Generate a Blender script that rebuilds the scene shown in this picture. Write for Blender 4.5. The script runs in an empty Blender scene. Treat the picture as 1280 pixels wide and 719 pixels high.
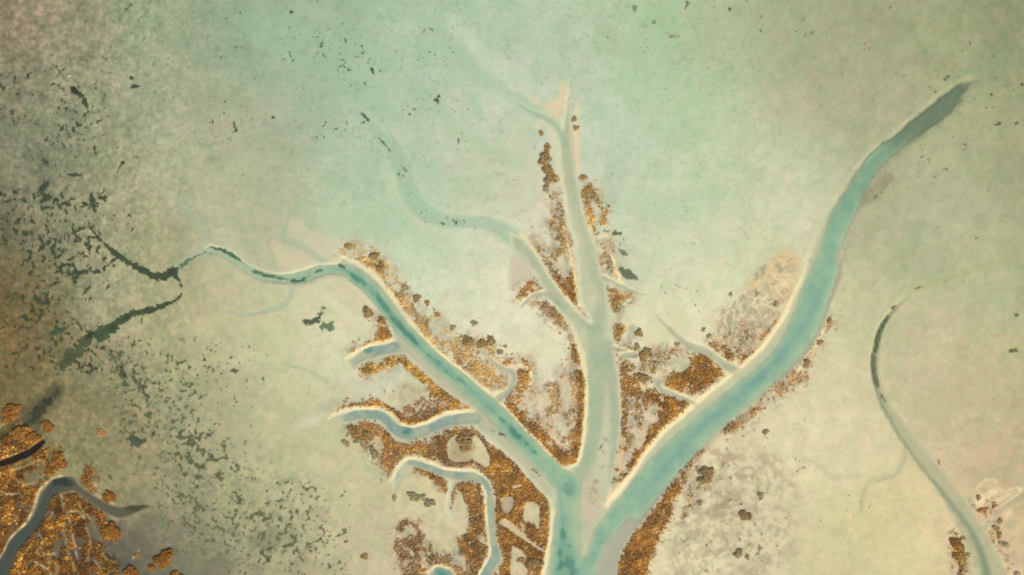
import bpy, math, random
import numpy as np
from mathutils import Vector, Euler

# ------------------------------------------------------------------ camera, sky, sun, exposure
sc = bpy.context.scene
C = sc.collection
S = 0.25                                   # metres per map unit (the survey grid used below)
CX, CY = 640.0, 359.5
def wx(x): return (x - CX) * S
def wy(y): return (CY - y) * S

cam_d = bpy.data.cameras.new("drone_camera"); cam = bpy.data.objects.new("drone_camera", cam_d); C.objects.link(cam)
cam_d.sensor_width = 36; cam_d.lens = 24
cam.location = (0, 0, 1280 * S * 24 / 36); cam.rotation_euler = (0, 0, 0)
cam_d.clip_start = 1; cam_d.clip_end = 20000
sc.camera = cam

SUN_AZ = math.radians(148); SUN_EL = math.radians(36)
w = bpy.data.worlds.new("World"); sc.world = w; w.use_nodes = True
nt = w.node_tree; nt.nodes.clear()
sky = nt.nodes.new("ShaderNodeTexSky"); sky.sky_type = 'NISHITA'; sky.sun_disc = False
sky.sun_elevation = SUN_EL; sky.sun_rotation = SUN_AZ
bg = nt.nodes.new("ShaderNodeBackground"); bg.inputs[1].default_value = 0.10
ow = nt.nodes.new("ShaderNodeOutputWorld")
nt.links.new(sky.outputs[0], bg.inputs[0]); nt.links.new(bg.outputs[0], ow.inputs[0])
sl = bpy.data.lights.new("sun", 'SUN'); sl.energy = 3.6; sl.angle = math.radians(0.5); sl.color = (1.0, 0.93, 0.83)
sun = bpy.data.objects.new("sun", sl); C.objects.link(sun)
sd_ = Vector((math.sin(SUN_AZ) * math.cos(SUN_EL), math.cos(SUN_AZ) * math.cos(SUN_EL), math.sin(SUN_EL)))
sun.rotation_euler = sd_.to_track_quat('Z', 'Y').to_euler(); sun.location = (60, -90, 120)
sc.view_settings.view_transform = 'Standard'; sc.view_settings.look = 'None'
sc.view_settings.gamma = 1.0; sc.view_settings.use_curve_mapping = False
sc.view_settings.exposure = 0.75
sc.cycles.filter_width = 2.1              # a small drone lens: slightly soft
KR, KG, KB = 1.54, 1.55, 1.69                 # how bright a white ground shows at that exposure

# ------------------------------------------------------------------ numeric helpers
def lin(c):
    c = np.asarray(c, dtype=np.float32) / 255.0
    return np.where(c <= 0.04045, c / 12.92, ((c + 0.055) / 1.055) ** 2.4)
def alb(c):                                # surface albedo of something seen as this colour in full sun
    return np.clip(lin(c) / np.array([KR, KG, KB], dtype=np.float32), 0.004, 0.86).astype(np.float32)
def sstep(a, b, x):
    t = np.clip((x - a) / (b - a), 0, 1); return t * t * (3 - 2 * t)
_lat = {}
def vnoise(x, y, scale, seed=0):
    N = 256
    if seed not in _lat: _lat[seed] = np.random.RandomState(seed + 11).rand(N, N).astype(np.float32)
    L = _lat[seed]
    u = x / scale + 77.3 + seed * 3.1; v = y / scale + 41.7 + seed * 5.7
    iu = np.floor(u).astype(np.int32); iv = np.floor(v).astype(np.int32)
    fu = (u - iu).astype(np.float32); fv = (v - iv).astype(np.float32)
    fu = fu * fu * (3 - 2 * fu); fv = fv * fv * (3 - 2 * fv)
    a = L[iv % N, iu % N]; b = L[iv % N, (iu + 1) % N]; c = L[(iv + 1) % N, iu % N]; d = L[(iv + 1) % N, (iu + 1) % N]
    return (a * (1 - fu) + b * fu) * (1 - fv) + (c * (1 - fu) + d * fu) * fv
def fbm(x, y, scale, octs=4, seed=0):
    s = 0; a = 0.5; t = 0
    for k in range(octs):
        # each octave is turned a little so that no lattice shows
        ca, sa = math.cos(0.6 * k + 0.4), math.sin(0.6 * k + 0.4)
        s = s + a * vnoise(x * ca - y * sa, x * sa + y * ca, scale / 2 ** k, seed + k * 7); t += a; a *= 0.55
    return s / t

M0 = 80                                   # margin of the detailed area round the surveyed area
X0, X1, Y0, Y1 = -M0, 1280 + M0, -M0, 719 + M0
gx = np.arange(X0, X1 + 1, dtype=np.float32); gy = np.arange(Y0, Y1 + 1, dtype=np.float32)
W_, H_ = len(gx), len(gy)
GX, GY = np.meshgrid(gx, gy)
BIG = 60.0

def smooth(pts, closed, n=4):
    P = np.array(pts, dtype=np.float64); m = len(P); out = []
    rng = range(m if closed else m - 1)
    for i in rng:
        p0 = P[(i - 1) % m] if closed or i > 0 else P[i]
        p1 = P[i]; p2 = P[(i + 1) % m]
        p3 = P[(i + 2) % m] if closed or i + 2 < m else P[i + 1]
        for k in range(n):
            t = k / n
            out.append(0.5 * ((2 * p1) + (-p0 + p2) * t + (2 * p0 - 5 * p1 + 4 * p2 - p3) * t * t + (-p0 + 3 * p1 - 3 * p2 + p3) * t ** 3))
    if not closed: out.append(P[-1])
    return np.array(out)

def win(xa, xb, ya, yb):
    i0 = int(max(0, math.floor(xa - X0))); i1 = int(min(W_, math.ceil(xb - X0) + 1))
    j0 = int(max(0, math.floor(ya - Y0))); j1 = int(min(H_, math.ceil(yb - Y0) + 1))
    return i0, i1, j0, j1
def seg_min(F, a, b, wa, wb, pad):
    i0, i1, j0, j1 = win(min(a[0], b[0]) - pad, max(a[0], b[0]) + pad, min(a[1], b[1]) - pad, max(a[1], b[1]) + pad)
    if i0 >= i1 or j0 >= j1: return
    x = GX[j0:j1, i0:i1]; y = GY[j0:j1, i0:i1]
    dx, dy = b[0] - a[0], b[1] - a[1]; L = dx * dx + dy * dy + 1e-9
    t = np.clip(((x - a[0]) * dx + (y - a[1]) * dy) / L, 0, 1)
    d = np.sqrt((x - a[0] - t * dx) ** 2 + (y - a[1] - t * dy) ** 2) - (wa + (wb - wa) * t)
    F[j0:j1, i0:i1] = np.minimum(F[j0:j1, i0:i1], d)
def line_sd(pts, pad=26, sm=True):
    """signed distance to a line of varying half width: (x, y, halfwidth)"""
    F = np.full((H_, W_), BIG, np.float32)
    P = smooth(pts, False) if sm and len(pts) > 2 else np.array(pts, float)
    for a, b in zip(P[:-1], P[1:]): seg_min(F, a, b, max(a[2], .3), max(b[2], .3), pad + max(a[2], b[2]))
    return F
def poly_sd(pts, pad=26, sm=True):
    P = smooth([(p[0], p[1]) for p in pts], True, 3) if sm else np.array(pts, float)
    F = np.full((H_, W_), BIG, np.float32); ins = np.zeros((H_, W_), bool); m = len(P)
    for k in range(m):
        a, b = P[k], P[(k + 1) % m]
        seg_min(F, a, b, 0, 0, pad)
        ya, yb = min(a[1], b[1]), max(a[1], b[1])
        j0 = max(0, int(math.ceil(ya - Y0))); j1 = min(H_, int(math.ceil(yb - Y0)))
        if j0 >= j1: continue
        yy = gy[j0:j1]; xi = a[0] + (yy - a[1]) / (b[1] - a[1]) * (b[0] - a[0])
        ins[j0:j1] ^= gx[None, :] < xi[:, None]
    return np.where(ins, -F, F)
def union(*fs):
    r = fs[0]
    for f in fs[1:]: r = np.minimum(r, f)
    return r
def samp(F, x, y):
    u = np.clip(x - X0, 0, W_ - 1.001); v = np.clip(y - Y0, 0, H_ - 1.001)
    iu = u.astype(np.int32); iv = v.astype(np.int32); fu = u - iu; fv = v - iv
    if F.ndim == 3: fu = fu[..., None]; fv = fv[..., None]
    return (F[iv, iu] * (1 - fu) + F[iv, iu + 1] * fu) * (1 - fv) + (F[iv + 1, iu] * (1 - fu) + F[iv + 1, iu + 1] * fu) * fv

# ------------------------------------------------------------------ the survey: creeks
left_M = [(757,630),(777,608),(795,583),(812,559),(830,538),(848,523),(865,507),(888,487),(910,470),(925,457),(948,437),(962,420),(972,405),(982,390),(990,370),(998,353),(1006,333),(1014,312),(1024,290),(1036,262),(1052,238),(1070,214),(1092,190),(1117,171),(1147,145),(1173,123),(1200,105),(1217,99)]
right_M = [(1202,122),(1192,137),(1177,151),(1147,172),(1107,203),(1085,235),(1077,260),(1063,290),(1052,320),(1047,345),(1043,365),(1037,385),(1030,405),(1018,428),(1000,452),(985,468),(955,489),(930,508),(900,533),(875,561),(850,590),(827,619),(803,652),(783,677),(767,719),(735,830)]
M_bench = poly_sd(left_M + right_M + [(655,830),(678,719),(683,690),(687,670),(690,640),(700,625),(735,655)])
trunk = poly_sd([(683,612),(690,640),(687,670),(683,690),(678,719),(655,830),(735,830),(780,670),(757,630),(745,612),(728,580),(700,588)])
C_bench = poly_sd([(712,591),(718,585),(725,572),(730,540),(733,505),(733,477),(729,460),(727,443),(722,427),(713,407),(698,388),(687,373),(680,364),(670,343),(657,323),(640,310),(636,290),(657,298),(670,315),(682,335),(695,355),(707,371),(715,381),(727,391),(738,402),(728,385),(724,366),(723,345),(721,322),(718,304),(711,283),(706,262),(702,230),(698,195),(700,165),(706,140),(709,100),(714,100),(714,140),(717,173),(720,215),(725,240),(728,257),(732,272),(738,289),(744,306),(748,327),(752,342),(757,353),(760,380),(765,405),(768,435),(772,455),(775,475),(776,513),(775,538),(772,563),(769,582),(762,612),(757,630),(730,640)], sm=False)
L_bench = poly_sd([(419,329),(428,320),(448,330),(467,343),(480,357),(493,373),(507,394),(515,405),(527,418),(542,435),(560,450),(577,463),(593,478),(607,488),(617,493),(627,504),(637,515),(658,540),(673,553),(690,572),(703,587),(712,592),(722,600),(700,640),(683,622),(671,610),(657,594),(647,580),(627,562),(602,542),(593,533),(590,512),(577,502),(560,491),(542,477),(520,456),(503,441),(492,424),(487,410),(480,394),(467,378),(450,362),(433,348),(423,344),(403,348),(378,358),(348,355),(323,352),(300,339),(282,325),(259,316),(261,305),(273,308),(294,316),(309,329),(332,339),(357,341),(373,337),(396,329)])
A_bench = poly_sd([(432,448),(440,443),(450,437),(463,432),(480,428),(497,424),(510,440),(498,444),(490,444),(472,449),(455,453),(447,458),(440,462),(434,456)])
A_tail = line_sd([(446,452,4.5),(433,463,3.5),(420,473,3),(408,476,2.5),(396,470,2)])
B_bench = poly_sd([(412,522),(420,517),(433,513),(450,511),(472,511),(483,514),(492,521),(500,529),(510,533),(527,531),(543,523),(560,516),(575,515),(590,513),(610,520),(625,540),(605,538),(590,532),(573,532),(560,533),(542,541),(530,547),(513,552),(497,550),(487,540),(477,530),(467,525),(450,525),(433,530),(420,527)])
E_bench = poly_sd([(489,600),(497,584),(507,575),(520,572),(533,576),(548,583),(560,588),(573,588),(587,587),(604,594),(614,606),(618,625),(619,658),(621,679),(627,694),(624,706),(614,722),(600,760),(580,760),(599,718),(603,710),(611,694),(612,678),(610,663),(608,650),(607,622),(602,607),(594,601),(579,601),(566,603),(555,598),(543,593),(530,587),(515,583),(506,590),(500,604),(493,612)])
E_side = line_sd([(565,600,4),(563,612,3.2),(560,625,3),(559,638,3.5),(566,648,3)])
F_bench = poly_sd([(533,726),(537,714),(544,708.5),(553,708),(562,711),(570,719),(590,760),(530,760)])
small = union(
    line_sd([(600,436,2),(615,450,3),(627,461,4),(640,466,5),(642,477,4.5),(637,487,4),(622,498,5)]),
    line_sd([(820,474,4),(826,486,4),(840,492,3.5),(857,498,2.6),(872,507,2.5)]),
    line_sd([(812,384,.6),(824,398,1.6),(842,416,3.4),(860,431,5),(877,437,5.5),(890,444,5),(905,455,5),(921,464,6)]),
    line_sd([(755,347,3),(768,353,3),(785,361,2.2),(806,368,.6)]),
    line_sd([(650,384,.8),(656,378,2),(664,371,3),(676,366,3),(688,370,3.5),(700,382,2)]),
    line_sd([(640,122,.8),(655,134,2.5),(680,146,4),(695,157,4.5),(706,180,5)]),
    line_sd([(768,434,3),(780,437,2.4)]),
    line_sd([(777,444,4),(792,443,4)]))
swale = union(
    line_sd([(408,477,2.5),(392,466,2),(375,459,1.6),(352,455,1)]),
    line_sd([(1095,600,.6),(1107,598,1),(1123,590,1),(1132,566,1)]),
    line_sd([(353,297,3.5),(375,306,4.5),(392,318,4.5),(405,328,5)]),
    line_sd([(359,268,3),(353,297,3)]),
    line_sd([(365,358,3.5),(360,372,3),(350,383,4),(328,389,2.5),(302,393,2),(285,388,2)]),
    line_sd([(205,240,2),(230,258,4),(246,278,4.5),(260,304,4.5)]),
    line_sd([(262,312,5),(240,322,5),(222,336,6)]))
W_up = line_sd([(440,138,3),(455,147,5),(473,168,6),(487,180,7),(500,203,9),(510,238,10),(530,264,10),(560,276,8),(604,278,7),(627,287,8),(645,300,9),(660,318,7)])
# east creek, south-west creek, dark gully
R_bench = line_sd([(1275,318,3),(1230,332,4),(1190,347,4),(1155,355,5),(1133,370,4),(1116,388,4),(1103,406,5),(1095,428,5),(1093,450,5),(1096,478,6),(1106,504,7.5),(1122,530,8.5),(1144,560,9.5),(1168,590,10.5),(1192,624,12.5),(1212,660,15),(1228,692,17),(1240,722,18),(1262,830,22)])
R_deep = line_sd([(1133,370,.8),(1116,388,1.2),(1103,406,2),(1096,428,2.6),(1092,450,3),(1094,478,2.4),(1101,500,2),(1115,530,1.8),(1135,560,1.8),(1157,590,2),(1180,618,2.2),(1199,642,2.6),(1215,666,3.2),(1227,692,4),(1234,719,5),(1252,830,8)])
Q_bench = poly_sd([(64,600),(50,615),(43,636),(33,655),(15,671),(6,686),(-4,706),(-30,760),(-10,780),(14,708),(21,690),(33,675),(48,656),(57,637),(63,622),(78,616),(93,614),(106,623),(121,634),(136,643),(153,646),(168,641),(183,635),(183,631),(166,631),(150,633),(136,630),(122,622),(106,612),(95,602),(88,595),(76,596)])
Q_deep = line_sd([(88,603,3),(76,604,6),(64,612,5),(55,630,5),(46,650,6),(32,665,6),(16,682,6),(6,702,6),(-15,760,8)])
G_gully = line_sd([(-60,596,3),(0,580,2.8),(8,577,3),(25,570,3.4),(40,563,3.5),(52,553,3)])
pan_sw = union(line_sd([(-30,622,5),(8,625,6),(28,630,4)]), line_sd([(83,636,1),(88,650,2.6),(94,672,3),(99,690,5.2),(104,704,3)]))

MAIN = union(M_bench, trunk, C_bench, L_bench, A_bench, B_bench, E_bench, E_side)
island = poly_sd([(731,600),(739,590),(752,608),(757,632),(747,647),(733,662),(727,641),(728,615)])
Mdeep = poly_sd([(725,700),(745,660),(775,622),(795,597),(815,572),(840,548),(860,530),(880,513),(905,493),(930,473),(955,452),(972,432),(985,410),(995,385),(1003,362),(1013,340),(1027,307),(1040,267),(1057,240),(1093,195),(1147,150),(1200,110),(1212,103),(1196,124),(1177,147),(1147,168),(1105,200),(1082,237),(1073,260),(1060,287),(1047,320),(1037,358),(1023,390),(1005,420),(985,447),(967,463),(943,490),(900,525),(867,556),(843,583),(827,600),(810,620),(785,648),(762,675),(744,719),(720,830),(670,830),(688,719),(693,690),(697,650),(697,628),(700,612)])
Mdeep = np.maximum(Mdeep, -(island - 1))
Mblue = line_sd([(795,640,3),(822,606,5),(857,567,6),(893,531,7),(930,500,7),(962,467,7),(990,440,6),(1010,412,5),(1024,382,4),(1040,335,3)])
Tdeep = line_sd([(712,606,12),(710,640,12),(708,680,16),(704,740,18),(690,830,20)])
Ldeep = line_sd([(402,338,4),(425,337,6),(440,343,8),(455,353,9),(470,367,9),(484,387,9),(500,407,8),(515,422,8),(532,438,8),(552,457,9),(577,477,10),(600,497,10),(622,518,11),(645,542,12),(672,570,12),(697,594,12),(712,612,13)])
Ldark = line_sd([(425,334,2),(438,344,5),(455,356,5),(470,372,6),(484,390,6),(500,408,5),(515,424,5),(532,442,3),(550,458,5),(568,470,5),(585,484,1.5),(615,512,1.5),(635,532,4),(655,554,5),(672,568,3)])
Lwest = line_sd([(262,312,3.5),(280,317,4.5),(300,331,4.5),(325,344,5),(350,348,5),(375,347,6),(400,338,6)])
Cdeep = line_sd([(720,596,9),(733,575,8),(741,540,8),(744,500,10),(746,470,11),(746,440,10),(744,415,9)])
Ndeep = line_sd([(744,415,6),(750,390,7),(752,365,6),(744,338,9),(738,312,8),(729,285,7),(719,255,7),(712,215,6),(707,180,5),(711,120,3)])
Wdeep = line_sd([(740,412,5),(722,396,5),(708,385,5),(690,362,6),(675,340,6),(662,320,6),(645,300,5)])
Crt = line_sd([(764,600,3),(768,560,5),(769,510,6),(764,470,7),(758,430,6)])
BEdeep = union(line_sd([(432,522,3),(450,518,5),(475,519,5),(490,534,6),(506,541,7),(527,539,6),(550,530,5),(575,524,6),(595,522,5)]),
               line_sd([(445,450,3),(460,441,5),(480,436,5),(495,433,4)]),
               line_sd([(512,577,2),(530,582,3.2),(548,589,4),(575,594,4),(598,597,4),(610,612,4),(613,640,4.5),(615,670,4.5),(619,695,5),(605,718,5),(592,760,6)]))
pools = union(line_sd([(506,540,4),(510,540,4)], sm=False), line_sd([(458,440,2.5),(463,438,2.5)], sm=False), line_sd([(549,716,5),(556,722,7)], sm=False))
EAST, SW = R_bench, Q_bench

# ------------------------------------------------------------------ the survey: rims, pans, scrub
rims = [  # (pts, strength): sunlight on creek bank edges, painted cream; pale paths too
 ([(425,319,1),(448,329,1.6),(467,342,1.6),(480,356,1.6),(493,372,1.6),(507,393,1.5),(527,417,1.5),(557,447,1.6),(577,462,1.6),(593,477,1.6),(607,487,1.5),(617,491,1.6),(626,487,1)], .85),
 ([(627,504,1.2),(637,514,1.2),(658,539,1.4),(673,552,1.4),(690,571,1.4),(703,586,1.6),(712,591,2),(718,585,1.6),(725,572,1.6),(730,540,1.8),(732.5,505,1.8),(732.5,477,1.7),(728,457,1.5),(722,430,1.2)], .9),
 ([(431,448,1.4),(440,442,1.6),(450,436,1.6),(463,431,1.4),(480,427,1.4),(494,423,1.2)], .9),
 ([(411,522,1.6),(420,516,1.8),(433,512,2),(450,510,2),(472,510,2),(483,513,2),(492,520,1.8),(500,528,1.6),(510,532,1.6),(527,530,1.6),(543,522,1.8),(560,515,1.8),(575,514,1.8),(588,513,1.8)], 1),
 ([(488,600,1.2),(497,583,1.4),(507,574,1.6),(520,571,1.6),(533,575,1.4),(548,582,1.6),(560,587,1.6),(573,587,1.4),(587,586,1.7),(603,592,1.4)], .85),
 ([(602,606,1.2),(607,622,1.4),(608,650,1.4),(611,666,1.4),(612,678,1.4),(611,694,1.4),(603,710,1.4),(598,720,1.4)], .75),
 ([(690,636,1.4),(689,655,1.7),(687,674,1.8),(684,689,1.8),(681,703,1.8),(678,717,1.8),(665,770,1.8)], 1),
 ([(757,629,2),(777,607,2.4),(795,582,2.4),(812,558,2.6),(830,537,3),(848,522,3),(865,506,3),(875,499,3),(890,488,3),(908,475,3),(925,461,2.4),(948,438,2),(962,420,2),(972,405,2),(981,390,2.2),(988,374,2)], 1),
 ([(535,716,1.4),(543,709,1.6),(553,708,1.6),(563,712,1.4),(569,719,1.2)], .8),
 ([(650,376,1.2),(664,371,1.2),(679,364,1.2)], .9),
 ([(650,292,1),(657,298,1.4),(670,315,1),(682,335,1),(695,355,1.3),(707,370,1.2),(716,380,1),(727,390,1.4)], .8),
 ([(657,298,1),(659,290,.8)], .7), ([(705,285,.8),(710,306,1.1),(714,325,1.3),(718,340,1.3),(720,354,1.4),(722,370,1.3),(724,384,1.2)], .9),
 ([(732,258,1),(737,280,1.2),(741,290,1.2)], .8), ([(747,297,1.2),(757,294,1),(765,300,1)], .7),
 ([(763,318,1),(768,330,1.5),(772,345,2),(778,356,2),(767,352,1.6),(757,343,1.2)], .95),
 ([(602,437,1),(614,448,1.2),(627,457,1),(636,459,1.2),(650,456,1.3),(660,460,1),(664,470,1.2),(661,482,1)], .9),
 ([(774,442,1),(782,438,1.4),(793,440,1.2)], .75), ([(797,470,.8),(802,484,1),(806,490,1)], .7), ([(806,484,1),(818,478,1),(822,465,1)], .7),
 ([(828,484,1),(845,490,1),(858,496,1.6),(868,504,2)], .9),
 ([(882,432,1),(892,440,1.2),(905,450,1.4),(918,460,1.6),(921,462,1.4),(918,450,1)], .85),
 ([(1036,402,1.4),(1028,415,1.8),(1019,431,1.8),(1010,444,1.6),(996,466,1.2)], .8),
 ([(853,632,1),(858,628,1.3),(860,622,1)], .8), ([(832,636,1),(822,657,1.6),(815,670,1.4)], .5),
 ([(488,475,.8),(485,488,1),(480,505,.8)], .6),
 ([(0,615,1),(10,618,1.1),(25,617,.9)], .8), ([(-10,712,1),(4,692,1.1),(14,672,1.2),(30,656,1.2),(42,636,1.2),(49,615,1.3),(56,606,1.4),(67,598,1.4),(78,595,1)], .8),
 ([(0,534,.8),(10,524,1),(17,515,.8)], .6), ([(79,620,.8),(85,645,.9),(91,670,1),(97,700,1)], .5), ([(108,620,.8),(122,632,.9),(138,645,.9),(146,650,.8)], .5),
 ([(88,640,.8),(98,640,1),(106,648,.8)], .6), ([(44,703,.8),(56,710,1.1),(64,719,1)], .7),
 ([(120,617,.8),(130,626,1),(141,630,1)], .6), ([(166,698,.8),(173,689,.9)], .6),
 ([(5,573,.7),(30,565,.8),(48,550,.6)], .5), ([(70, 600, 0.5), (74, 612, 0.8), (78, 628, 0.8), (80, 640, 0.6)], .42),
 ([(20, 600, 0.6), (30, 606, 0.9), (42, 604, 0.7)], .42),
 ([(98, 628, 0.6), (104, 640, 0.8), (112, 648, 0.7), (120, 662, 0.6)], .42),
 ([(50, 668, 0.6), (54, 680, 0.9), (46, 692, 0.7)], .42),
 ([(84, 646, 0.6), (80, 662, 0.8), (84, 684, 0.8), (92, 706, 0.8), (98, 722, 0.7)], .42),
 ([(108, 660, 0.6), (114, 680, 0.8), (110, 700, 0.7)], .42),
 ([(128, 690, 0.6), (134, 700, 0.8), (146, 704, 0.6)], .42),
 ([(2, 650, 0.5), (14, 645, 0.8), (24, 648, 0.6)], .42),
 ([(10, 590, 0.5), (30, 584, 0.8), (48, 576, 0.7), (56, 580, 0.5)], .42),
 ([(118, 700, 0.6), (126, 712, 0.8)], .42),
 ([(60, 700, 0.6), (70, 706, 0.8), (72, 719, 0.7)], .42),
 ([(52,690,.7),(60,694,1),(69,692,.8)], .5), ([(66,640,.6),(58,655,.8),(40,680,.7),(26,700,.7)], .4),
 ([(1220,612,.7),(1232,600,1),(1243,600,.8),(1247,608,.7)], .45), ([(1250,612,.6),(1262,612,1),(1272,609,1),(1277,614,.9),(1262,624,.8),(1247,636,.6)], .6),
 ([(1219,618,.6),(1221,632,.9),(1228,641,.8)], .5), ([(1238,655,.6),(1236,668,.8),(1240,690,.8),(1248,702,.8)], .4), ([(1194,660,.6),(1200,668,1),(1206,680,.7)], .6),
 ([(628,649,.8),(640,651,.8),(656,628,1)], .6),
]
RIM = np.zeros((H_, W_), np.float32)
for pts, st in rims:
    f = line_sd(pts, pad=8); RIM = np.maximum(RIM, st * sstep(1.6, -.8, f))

def P(*a): return poly_sd(a[0], pad=24)
# bare pans inside the scrub: polygons with the colour they show
pans = [
 ([(656,633),(660,628),(674,633),(674,658),(679,671),(668,655),(655,651)], (205,195,165)),
 ([(626,651),(636,651),(650,663),(666,678),(681,689),(673,687),(643,667),(630,658)], (205,192,165)),
 ([(640,684),(648,686),(658,696),(650,701),(661,713),(653,722),(638,719),(639,699)], (205,198,172)),
 ([(628,622),(640,622),(642,634),(634,642),(627,634)], (165,150,135)),
 ([(593,545),(603,553),(610,567),(613,578),(609,584),(592,575),(588,560)], (205,198,160)),
 ([(560,552),(575,545),(592,552),(590,574),(575,578),(562,574)], (165,152,120)),
 ([(573,616),(579,626),(584,638),(579,646),(569,646),(566,640),(568,625)], (200,195,165)),
 ([(505,600),(530,596),(545,612),(556,622),(558,640),(570,652),(584,664),(575,668),(560,655),(549,657),(552,671),(563,681),(571,676),(565,692),(551,684),(538,666),(530,650),(515,645),(500,650),(492,625)], (205,200,165)),
 ([(478,500),(492,492),(500,480),(512,468),(530,482),(528,496),(510,505),(497,512)], (190,190,160)),
 ([(466,545),(474,548),(480,560),(474,568),(466,558)], (175,165,140)),
 ([(698,325),(704,318),(708,332),(708,348),(701,342)], (195,190,170)),
 ([(810,512),(816,508),(814,520),(822,519),(822,528),(812,532),(806,552),(798,564),(795,552),(802,535)], (208,198,170)),
 ([(668,498),(684,490),(690,505),(676,512)], (206,196,168)), ([(700,478),(712,476),(714,505),(704,512)], (206,196,168)), ([(690,520),(704,520),(710,545),(700,540)], (200,192,168)),
 ([(785,408),(795,410),(795,424),(782,424)], (150,155,140)),
 ([(780,440),(792,440),(790,447),(780,446)], (150,150,140)),
 ([(768,386),(780,386),(778,402),(768,400)], (185,175,150)),
 ([(840,448),(860,446),(862,458),(850,466),(840,460)], (175,180,155)),
 ([(545,392),(560,398),(556,412),(546,420),(536,408)], (185,190,165)),
 ([(30,590),(48,598),(45,608),(34,604)], (120,100,85)),
 ([(106,655),(125,662),(130,680),(115,672)], (110,105,95)),
 ([(68,680),(76,676),(74,698),(66,694)], (115,105,85)),
 ([(750,500),(758,520),(757,560),(752,600),(744,598),(748,560),(745,520)], (205,200,178)),
]
PANS = [(poly_sd(p, pad=12), np.array(c, np.float32)) for p, c in pans]
PAN = union(*[f for f, c in PANS])

# colour of the open flat at landmarks, bright centre and vignette darkening painted in
base_pts = [(100,288,148,147,115),(33,290,116,113,86),(150,308,160,158,124),(110,352,140,138,106),(62,226,124,126,98),(130,270,158,156,122),(250,515,158,154,120),(262,505,175,170,132),(215,452,164,162,122),(60,315,118,118,90),(128,455,134,130,98),(250,642,158,154,116),(210,600,150,146,108),(380,515,198,194,154),(350,572,188,182,142),(0,0,133,121,96),(60,20,141,133,106),(100,60,145,143,115),(0,80,132,124,98),(100,150,147,150,118),(0,150,121,119,92),(40,200,123,125,98),(200,100,155,161,131),(200,20,146,158,126),(300,50,151,172,143),(400,60,164,186,155),(500,100,175,196,169),(600,50,175,201,167),(560,10,170,195,161),(620,120,201,208,183),(600,80,190,205,182),(700,80,192,202,175),(700,20,179,198,166),(800,100,180,203,168),(800,20,170,196,154),(760,180,198,210,185),(900,50,177,188,151),(900,200,192,207,168),(1000,50,166,173,136),(1100,50,164,166,129),(1200,50,162,167,125),(1280,0,141,146,110),(1280,100,153,158,117),(1280,200,165,165,127),(1000,150,185,186,150),(1050,110,176,174,140),(1160,200,175,175,138),(1220,160,169,174,133),(980,250,208,210,176),(850,250,203,212,180),(900,350,211,213,178),(800,300,204,210,177),(940,300,207,210,173),(1100,280,176,177,140),(1180,270,180,182,146),(1230,330,182,184,144),(1280,330,165,168,129),(1150,450,197,187,150),(1250,480,185,177,136),(1280,560,182,167,127),(1200,560,200,183,147),(1080,400,189,188,148),(1050,500,213,204,164),(1000,600,215,206,162),(1150,640,215,198,152),(950,640,208,195,162),(870,700,222,210,168),(880,620,223,208,170),(1050,700,202,192,146),(0,300,90,84,56),(0,380,96,74,37),(25,430,110,91,49),(50,350,116,109,73),(100,300,138,136,104),(40,460,108,99,62),(100,480,136,130,90),(150,330,157,154,122),(200,400,166,160,123),(200,300,163,160,124),(150,240,157,155,120),(280,400,186,179,144),(350,430,197,200,156),(300,500,186,184,145),(230,480,163,160,124),(400,620,197,192,151),(440,650,198,189,152),(150,600,145,137,95),(110,520,140,132,90),(200,620,157,151,114),(250,600,166,164,126),(130,700,88,81,68),(190,680,100,92,78),(240,700,122,120,95),(350,560,190,185,145),(340,680,165,161,124),(380,700,178,172,133),(450,700,197,185,151),(300,300,177,180,147),(350,200,175,180,153),(330,270,183,185,152),(250,150,162,167,134),(270,220,173,177,142),(500,260,178,204,173),(430,270,185,202,169),(550,320,199,215,186),(580,370,215,214,184),(640,420,225,219,188),(440,370,215,208,175),(400,450,208,206,171),(480,480,204,203,180),(700,270,218,211,184),(560,160,194,202,173),(510,170,183,201,173),(380,340,206,201,170),(420,560,201,198,154),(1020,380,209,202,164),(860,410,224,217,181),(780,240,199,208,180),(-100,360,88,74,42),(1380,360,160,160,122),(-100,700,110,75,35),(640,-100,172,199,158),(640,820,195,185,145),(515,90,180,200,170),(860,125,182,202,162),(1080,95,172,173,136),(80,55,140,139,110),(20,395,108,92,52),(1100,655,208,198,148),(410,595,196,190,152),(1240,505,190,180,138),(20,12,138,124,98),(30,152,125,125,98),(210,57,150,160,130),(220,217,168,170,138),(400,87,162,182,152),(170,367,156,156,120),(120,497,118,112,82),(310,427,192,188,150),(650,67,182,201,173),(770,157,194,208,178),(890,247,202,210,174),(1265,17,146,150,114),(1160,257,178,180,144),(1070,537,212,202,162),(630,357,224,224,192),(440,207,176,196,166),(582,309,208,211,184),(672,439,220,214,184),(842,329,212,216,182),(962,189,190,200,162),(602,219,196,203,174),(442,389,216,214,180),(1012,549,220,208,172),(1162,459,190,182,144),(412,659,188,182,142),(302,279,178,180,146),(142,569,150,142,100),(12,479,108,92,50),(1092,19,162,164,128),(312,649,172,168,130),(1262,689,206,182,138),(942,664,212,200,162)]
bp = np.array(base_pts, np.float32)
cs = 8
cgx, cgy = np.meshgrid(np.arange(X0, X1 + cs, cs, dtype=np.float32), np.arange(Y0, Y1 + cs, cs, dtype=np.float32))
num = np.zeros(cgx.shape + (3,), np.float32); den = np.zeros(cgx.shape, np.float32)
for p in bp:
    d2 = (cgx - p[0]) ** 2 + (cgy - p[1]) ** 2
    k = np.exp(-d2 / (2 * 38 ** 2)) + 1.5 / (1 + d2 / 900) ** 2 * .02
    num += k[..., None] * p[2:5]; den += k
small_rgb = num / den[..., None]
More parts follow.
